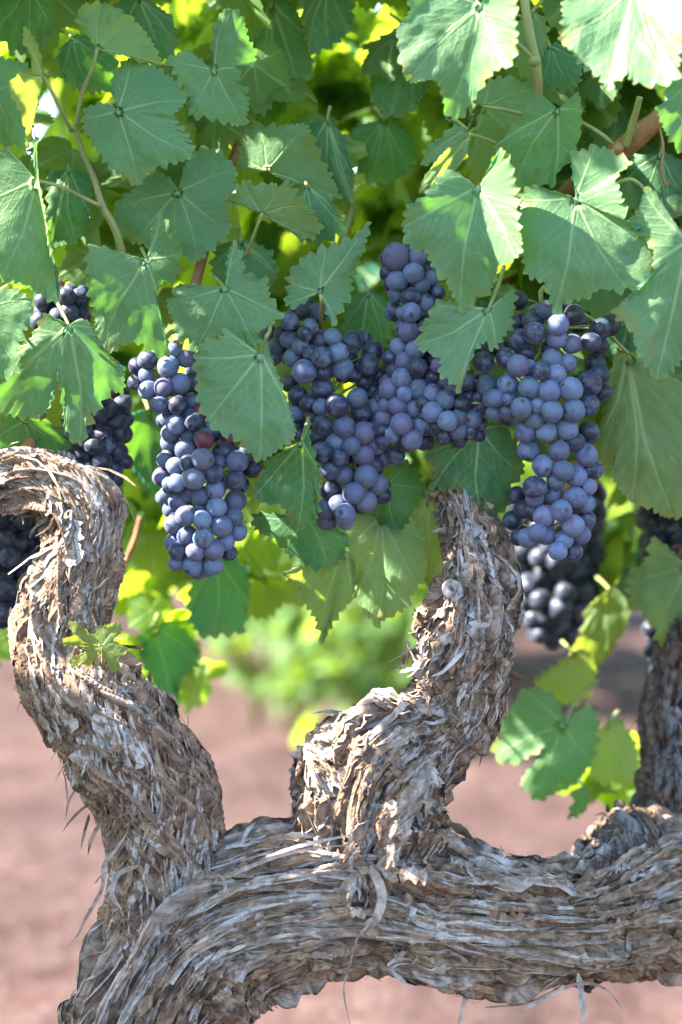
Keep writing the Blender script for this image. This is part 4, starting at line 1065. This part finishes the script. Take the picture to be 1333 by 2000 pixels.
b_right = conv(730, 660, 0.18, [(975, 470, 118, "d"), (1170, 285, 112, "d"), (1225, 520, 118), (1160, 130, 90, "k"), (1270, 670, 90), (960, 720, 80, "k")]) + \
    conv(940, 580, 0.2176, [(440, 360, 102, "d"), (450, 220, 95, "d"), (330, 40, 80, "k"), (560, 140, 80), (645, 290, 92), (640, 400, 92), (800, 185, 82, "k"), (785, 445, 88), (1145, 265, 95, "k"), (1040, 310, 95, "d"),
    (950, 430, 85), (1035, 460, 70, "k"), (1015, 600, 92, "k"), (1040, 710, 90, "k"), (1080, 860, 75, "k"), (600, 580, 80), (735, 615, 78), (495, 695, 75, "d"), (400, 660, 65), (295, 650, 98), (630, 720, 82),
    (395, 840, 98), (570, 870, 105), (758, 850, 112), (940, 795, 115, "d"), (930, 985, 95), (785, 1035, 110), (590, 1050, 98), (320, 1020, 92), (450, 1110, 82), (215, 810, 92), (310, 410, 90, "d"), (200, 575, 90, "d"),
    (100, 930, 75), (230, 940, 65), (220, 1040, 75), (110, 1050, 70), (470, 990, 65), (580, 480, 60, "k"), (150, 480, 70, "k"), (380, 530, 60, "k"), (30, 480, 70, "k")]) + \
    conv(970, 820, 0.18, [(725, 105, 122), (985, 138, 128), (510, 145, 105), (290, 140, 112), (335, 330, 125), (650, 345, 110), (820, 250, 105), (955, 390, 125), (485, 505, 122), (690, 560, 112), (840, 610, 120),
    (1000, 550, 75), (1060, 550, 90, "d"), (625, 660, 95), (385, 735, 132), (980, 730, 75), (595, 810, 110), (825, 840, 122), (400, 860, 85), (230, 820, 90, "k"), (300, 970, 95, "k"), (670, 985, 118), (390, 1000, 95),
    (490, 1045, 110, "p"), (955, 910, 98), (185, 1090, 100, "k"), (960, 1085, 105), (805, 1145, 118), (420, 1220, 90), (525, 1250, 95), (315, 1280, 100), (240, 1280, 75, "k"), (900, 1245, 98), (710, 1300, 95), (635, 1420, 95), (815, 1430, 100)])
build_bunch("heavy grape bunch with wide shoulders and black shiny berries at its upper rim", b_right, -0.012, (1090, 560), BUN, 10, seed=5)


def auto_bunch(cx, top, bot, wtop, n, r, seed, tone):
    r_ = np.random.default_rng(seed)
    out = []
    for _ in range(6000):
        if len(out) >= n: break
        yy = r_.uniform(top, bot); f = (yy - top) / (bot - top)
        hw = wtop * (0.75 + 0.6 * f - 1.05 * f * f)
        q = (cx + r_.uniform(-hw, hw), yy, r * r_.uniform(0.82, 1.1), tone)
        if all((q[0] - p[0]) ** 2 + (q[1] - p[1]) ** 2 > (0.62 * (q[2] + p[2])) ** 2 for p in out): out.append(q)
    return out


build_bunch("shadowy bunch peeping from behind the drooping two-lobed leaf above the bent arm", auto_bunch(190, 760, 960, 62, 34, 19, 71, "d"), 0.05, (180, 740), BUN, 8, "d", seed=6)
build_bunch("handful of dark berries at the stalk of the drooping two-lobed leaf", auto_bunch(118, 575, 640, 52, 9, 17, 72, "d"), 0.07, (120, 560), BUN, 0, "d", seed=7)
build_bunch("blurred dark bunch behind the hook of the bent arm at the frame edge", auto_bunch(18, 1000, 1215, 85, 52, 19, 73, "d"), 0.16, (20, 960), BUN, 10, "d", seed=8)
build_bunch("blurred black bunch glinting white in the sun behind the knotty upright arm", auto_bunch(1090, 960, 1250, 105, 70, 22, 74, ""), 0.40, (1100, 930), BUN, 14, "d", seed=9)
build_bunch("dim blurred bunch by the frame edge above the vertical spur", auto_bunch(1310, 990, 1310, 62, 34, 20, 75, "k"), 0.26, (1310, 960), BUN, 6, "k", seed=10)

# ------------------------------------------------------------------ the mass of foliage behind and above
def generic_leaf(seed, n=64, rings=6):
    r_ = np.random.default_rng(seed)
    a = np.array([-172, -150, -128, -108, -86, -70, -52, -34, -20, 0, 20, 34, 52, 70, 86, 108, 128, 150, 172], float)
    r = np.array([0.16, 0.5, 0.62, 0.74, 0.62, 0.72, 0.9, 0.7, 0.8, 1.0, 0.8, 0.7, 0.9, 0.72, 0.62, 0.74, 0.62, 0.5, 0.16]) * (1 + 0.07 * r_.normal(size=19))
    an = np.linspace(-172, 172, n)
    rr = np.interp(an, a, r) * (1 + 0.05 * (np.arange(n) % 2 * 2 - 1))
    t = np.linspace(0, 1, rings)[:, None]
    A = np.radians(an)
    x = t * (rr * np.sin(A))[None]; y = t * (rr * np.cos(A))[None]
    rad = np.hypot(x, y)
    z = -0.22 * rad ** 2 - 0.18 * np.abs(x) + 0.05 * np.sin(3 * A + seed)[None] * t ** 2 + 0.09 * perlin(x * 2, y * 2, seed)
    vein = np.zeros_like(x)
    for v in (-110, -52, 0, 52, 110):
        d = np.abs(((an - v + 180) % 360) - 180)
        vein = np.maximum(vein, np.clip(1 - d[None] * rad * 0.5, 0, 1))
    V = np.stack([x, y, z], -1).reshape(-1, 3)
    F = grid_faces(rings, n)[:, ::-1]
    return V, F, vein.reshape(-1)


GEN = [generic_leaf(s) for s in range(4)]


def leaf_cloud(centres, sizes, normals, tips, r_):
    Vs, Fs, As = [], [], []
    n0 = 0
    for c, s, nrm, tip in zip(centres, sizes, normals, tips):
        V, F, a = GEN[int(r_.integers(len(GEN)))]
        z = nrm / np.linalg.norm(nrm)
        y = tip - z * tip.dot(z); y /= np.linalg.norm(y) + 1e-9
        x = np.cross(y, z)
        sx = s * r_.uniform(0.85, 1.1)
        Vs.append(c + V[:, :1] * sx * x + V[:, 1:2] * s * y + V[:, 2:] * s * z * r_.uniform(0.5, 1.6))
        Fs.append(F + n0); As.append(a); n0 += len(V)
    return np.concatenate(Vs), np.concatenate(Fs), np.concatenate(As)


# places that the sun reaches in the photograph: the canopy has gaps up-sun of them
SUN_SPOTS = [(988, 400, -0.08, 0.045), (1250, 90, -0.14, 0.06), (985, 80, -0.09, 0.035), (82, 420, -0.06, 0.022), (82, 330, -0.06, 0.02), (60, 110, -0.06, 0.02), (30, 175, -0.06, 0.02), (462, 45, -0.01, 0.022),
             (348, 470, -0.045, 0.012), (640, 1435, -0.02, 0.05), (700, 1400, 0.0, 0.04), (60, 890, -0.01, 0.045), (120, 905, -0.01, 0.03), (50, 1200, -0.02, 0.045), (345, 828, -0.01, 0.014), (430, 840, -0.055, 0.014),
             (1040, 1090, 0.36, 0.07), (1055, 1130, 0.36, 0.07), (1070, 1200, 0.36, 0.07), (1165, 1590, 0.15, 0.03), (135, 1240, -0.06, 0.02), (1010, 1665, 0.0, 0.03), (1130, 1590, 0.22, 0.03), (560, 335, 0.03, 0.02), (300, 1000, 0.32, 0.07), (300, 1130, 0.32, 0.07), (1190, 1180, 0.3, 0.05), (20, 1290, 0.27, 0.05), (740, 1120, 0.05, 0.03)]
GAPS = [(640, 110, 24), (668, 152, 24), (718, 190, 22), (820, 255, 26), (212, 190, 18), (545, 522, 34), (700, 548, 34), (768, 660, 28), (760, 700, 26), (258, 925, 30), (300, 1040, 50), (420, 545, 22),
        (20, 100, 14), (650, 12, 20), (740, 425, 26), (350, 20, 22), (820, 905, 26), (1180, 1090, 34), (1290, 620, 18), (240, 700, 16), (800, 430, 14)]
SUN_SPOTS += [(a, b, 0.52, 0.05) for a, b, r in GAPS]
SPOT_P = np.array([P(a, b, d) for a, b, d, r in SUN_SPOTS]); SPOT_R = np.array([r for *_, r in SUN_SPOTS])


def clear_of_spots(c, s):
    v = c - SPOT_P
    u = v @ SUN
    dist = np.linalg.norm(v - u[:, None] * SUN, axis=1)
    return not np.any((u > -0.01) & (dist < SPOT_R + 0.5 * s))


def canopy():
    r_ = np.random.default_rng(91)
    cs, ss, ns, ts = [], [], [], []

    def gap(c, s, far=0.36):
        v = c - CAM
        d = v @ FWD - D
        if d > far: return False
        k = K * (D + d) / D
        px, py = 666.5 + v @ RIGHT / k, 1000 - v @ UP / k
        return any(math.hypot(px - a, py - b) < r + 0.66 * s / k for a, b, r in GAPS)

    def put(c, s, out):
        if gap(c, s): return
        cs.append(c); ss.append(s)
        ns.append(out + r_.normal(0, 0.45, 3)); ts.append(np.array([0, -0.2, -1.0]) + r_.normal(0, 0.45, 3))
    # lower edge of the mass, photograph px
    ex = [-3500, -1200, -300, 0, 240, 480, 700, 860, 1000, 1200, 1333, 2200]
    ey = [900, 900, 800, 800, 860, 960, 1040, 960, 900, 900, 960, 900]
    n = 0
    while n < 900:                                   # in and just round the frame, behind the front leaves
        px, py = r_.uniform(-250, 1580), r_.uniform(-250, 1050)
        d = 0.065 + 0.42 * r_.random() ** 1.5
        if py > np.interp(px, ex, ey) - 60: continue
        c = P(px, py, d); s = r_.uniform(0.035, 0.062)
        if not clear_of_spots(c, s): n += 0.3; continue
        put(c, s, np.array([0, -0.55, 0.7]) if d < 0.3 else np.array([-0.1, 0.2, 0.9])); n += 1
    n = 0
    while n < 1150:                                  # the rest of the bush above the frame and the neighbouring canopy beside it
        px, py = r_.uniform(-3300, 2300), r_.uniform(-1150, 900)
        d = r_.uniform(-0.12, 0.62)
        if -230 < px < 1560 and py > -160: continue
        if py > np.interp(px, ex, ey): continue
        if d < 0.0 and py > -350: continue
        c = P(px, py, d); s = r_.uniform(0.04, 0.07)
        if not clear_of_spots(c, s): n += 0.4; continue
        put(c, s, np.array([0, -0.3, 0.85])); n += 1
    # crown leaves added along the sun's rays, mostly unseen, to shade the view
    for gx in range(-40, 1400, 62):
        for gy in range(-60, 2020, 62):
            p = P(gx, gy, -0.03); got = 0
            for _ in range(60):
                if got >= 3: break
                q = p + SUN * r_.uniform(0.07, 1.0) + r_.normal(0, 0.012, 3)
                v = q - CAM
                d = v @ FWD - D
                k = K * (D + d) / D
                px, py = 666.5 + v @ RIGHT / k, 1000 - v @ UP / k
                inside = -240 < px < 1570 and py > -170
                if py > np.interp(px, ex, ey) - 50 or py < -1900 or d > 0.75: continue
                if inside and d < 0.075: continue
                s = r_.uniform(0.045, 0.068)
                if not clear_of_spots(q, s): got += 0.15; continue
                put(q, s, SUN * 0.7 + np.array([0, -0.2, 0.4])); got += 1
    for a, b in ((505, 440), (520, 455), (490, 425), (480, 455), (30, 118), (20, 100), (760, 40)):
        for dd in (0.40, 0.52):
            cs.append(P(a + r_.normal(0, 8), b - 20 + r_.normal(0, 8), dd)); ss.append(0.05)
            ns.append(np.array([-0.6, 0.4, 0.5])); ts.append(np.array([0, -0.2, -1.0]))
    for _ in range(260):                              # the far, sunny side of the bush
        px, py = r_.uniform(-200, 1530), r_.uniform(-200, 940)
        if py > np.interp(px, ex, ey) - 40: continue
        cs.append(P(px, py, r_.uniform(0.62, 0.82))); ss.append(r_.uniform(0.05, 0.07))
        ns.append(np.array([-0.6, 0.4, 0.5]) + r_.normal(0, 0.35, 3)); ts.append(np.array([0, -0.2, -1.0]) + r_.normal(0, 0.45, 3))
    for a, b, r in GAPS:                              # sunlit leaves on the far side, seen through the gaps
        for _ in range(21):
            c = P(a + r_.normal(0, r * 1.25), b + r_.normal(0, r * 1.25), r_.uniform(0.42, 0.66))
            put(c, r_.uniform(0.035, 0.055), np.array([-0.6, 0.45, 0.5]))
    # low shoots behind the bent arm and behind the heavy bunch
    for x0, x1, y0, y1, d0, d1, k in ((215, 400, 880, 1370, 0.26, 0.42, 40), (-80, 70, 1180, 1400, 0.2, 0.35, 9), (1150, 1330, 900, 1180, 0.32, 0.5, 16), (1150, 1260, 1400, 1540, 0.28, 0.38, 6), (400, 520, 980, 1130, 0.25, 0.4, 8), (820, 900, 880, 960, 0.2, 0.35, 5)):
        for _ in range(k):
            c = P(r_.uniform(x0, x1), r_.uniform(y0, y1), r_.uniform(d0, d1))
            if not clear_of_spots(c, 0.03): continue
            put(c, r_.uniform(0.025, 0.05), np.array([-0.2, 0.1, 0.8]))
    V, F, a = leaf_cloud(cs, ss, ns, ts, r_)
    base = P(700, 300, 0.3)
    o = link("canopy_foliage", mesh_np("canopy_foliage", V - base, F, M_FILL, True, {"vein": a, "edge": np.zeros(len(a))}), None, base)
    tag(o, "dense blurred mass of vine leaves behind the leaves in focus", "foliage", kind="stuff")


canopy()

# ------------------------------------------------------------------ the next rows of vines
def bush(x, y, w, h, seed, label, n=320, zc=0.62, zr=0.40, lean=0.05):
    r_ = np.random.default_rng(seed)
    root = empty("grapevine", (x, y, 0))
    tag(root, label, "grapevine", "vines in the row behind")
    cs, ss, ns, ts = [], [], [], []
    for _ in range(n):
        v = r_.normal(size=3); v /= np.linalg.norm(v)
        rad = r_.uniform(0.55, 1.05)
        c = np.array([v[0] * w * rad, v[1] * w * 0.8 * rad, h * zc + v[2] * h * zr * rad])
        cs.append(c); ss.append(r_.uniform(0.05, 0.085)); ns.append(v * 0.5 + np.array([0, 0, 0.3]) + r_.normal(0, 0.8, 3)); ts.append(np.array([v[0] * 0.4, v[1] * 0.4, -1.0]) + r_.normal(0, 0.3, 3))
    V, F, a = leaf_cloud(cs, ss, ns, ts, r_)
    link("crown", mesh_np("crown", V, F, M_FILL, True, {"vein": a, "edge": np.zeros(len(a))}), root)
    V, F = tube(np.array([(-lean, 0, -0.05), (-lean * 0.7, 0.01, 0.15), (-lean * 0.2, 0, 0.33), (max(lean, 0), 0, 0.7)]), [0.05, 0.04, 0.04, 0.025], 14, 24, 0.3)
    acc = Acc(); acc.add(V, F, 0.5)
    for k in range(4):
        e = r_.uniform(-1, 1, 3)
        V, F = tube(np.array([(0, 0, 0.3), (e[0] * 0.15, e[1] * 0.12, 0.42), (e[0] * 0.3, e[1] * 0.25, 0.7)]), [0.05, 0.035, 0.015], 8, 10, 0.4)
        acc.add(V, F, 0.5)
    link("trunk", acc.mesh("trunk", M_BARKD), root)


bush(0.10, 3.7, 0.70, 0.95, 201, "blurred leafy vine across the bare soil, seen between the two upright arms", 620, 0.54, 0.40, -0.27)
bush(-2.3, 3.6, 0.55, 1.1, 202, "blurred leafy vine across the soil, mostly hidden behind the bent arm", 420)
bush(1.35, 3.2, 0.55, 1.1, 203, "blurred leafy vine across the soil, behind the vertical spur at the frame edge", 420)
bush(0.62, 4.6, 0.5, 1.15, 204, "farther blurred vine two rows back, above the vertical spur")
bush(-0.7, 4.7, 0.55, 1.15, 205, "farther blurred vine two rows back, behind the hanging leaves of the middle")
for k, (bx, by) in enumerate([(1.75, 0.1), (-1.9, 0.3), (-1.45, -0.9), (-1.6, -2.0), (-2.6, -0.4)]):  # vines added out of frame to keep sun off the soil
    bush(bx, by, 0.6, 1.3, 211 + k, ["unseen vine added past the vertical spur to shade the soil",
         "unseen vine added beside the bent arm to shade the soil", "unseen vine added beside the camera to shade the soil", "unseen vine added behind the camera to shade the soil", "unseen vine added farthest along the row to shade the soil"][k], 500, 0.72, 0.32)


def tuft(px, dist, h, w, n, seed, label):
    r_ = np.random.default_rng(seed)
    x = (px - 666.5) * K * (D + dist) / D
    root = empty("vine_shoot", (x, dist, 0.0))
    tag(root, label, "shoot", "low green shoots in the far row")
    cs, ss, ns, ts = [], [], [], []
    acc = Acc()
    for k in range(max(3, n // 9)):
        e = np.array([r_.normal(0, w), r_.normal(0, w * 0.6), h * r_.uniform(0.55, 1.0)])
        V, F = tube(np.array([(0, 0, -0.03), (e[0] * 0.5, e[1] * 0.5, e[2] * 0.7), tuple(e)]), [0.006, 0.004, 0.002], 6, 8)
        acc.add(V, F)
        for j in range(9):
            f = r_.uniform(0.25, 1.05)
            cs.append(np.array([e[0] * f, e[1] * f, e[2] * min(f * 1.15, 1)]) + r_.normal(0, 0.035, 3)); ss.append(r_.uniform(0.03, 0.055))
            ns.append(np.array([-0.5, -0.1, 0.6]) + r_.normal(0, 0.5, 3)); ts.append(np.array([0.2, -0.1, -0.8]) + r_.normal(0, 0.5, 3))
    V, F, a = leaf_cloud(cs, ss, ns, ts, r_)
    V[:, 2] = np.maximum(V[:, 2], 0.004)
    link("foliage", mesh_np("foliage", V, F, M_FILL, True, {"vein": a, "edge": np.zeros(len(a))}), root)
    link("stem", acc.mesh("stem", M_SHOOT), root)


tuft(575, 2.95, 0.36, 0.10, 70, 301, "blurred pale green shoot low over the soil, nearer the bent arm")
tuft(690, 2.85, 0.34, 0.12, 90, 302, "blurred yellow-green shoot low over the soil, midway between the two arms")
tuft(790, 3.0, 0.36, 0.08, 60, 303, "blurred green shoot low over the soil, close beside the knotty upright arm")
tuft(500, 3.1, 0.40, 0.07, 45, 304, "blurred dim shoot low over the soil below the longest bunch")
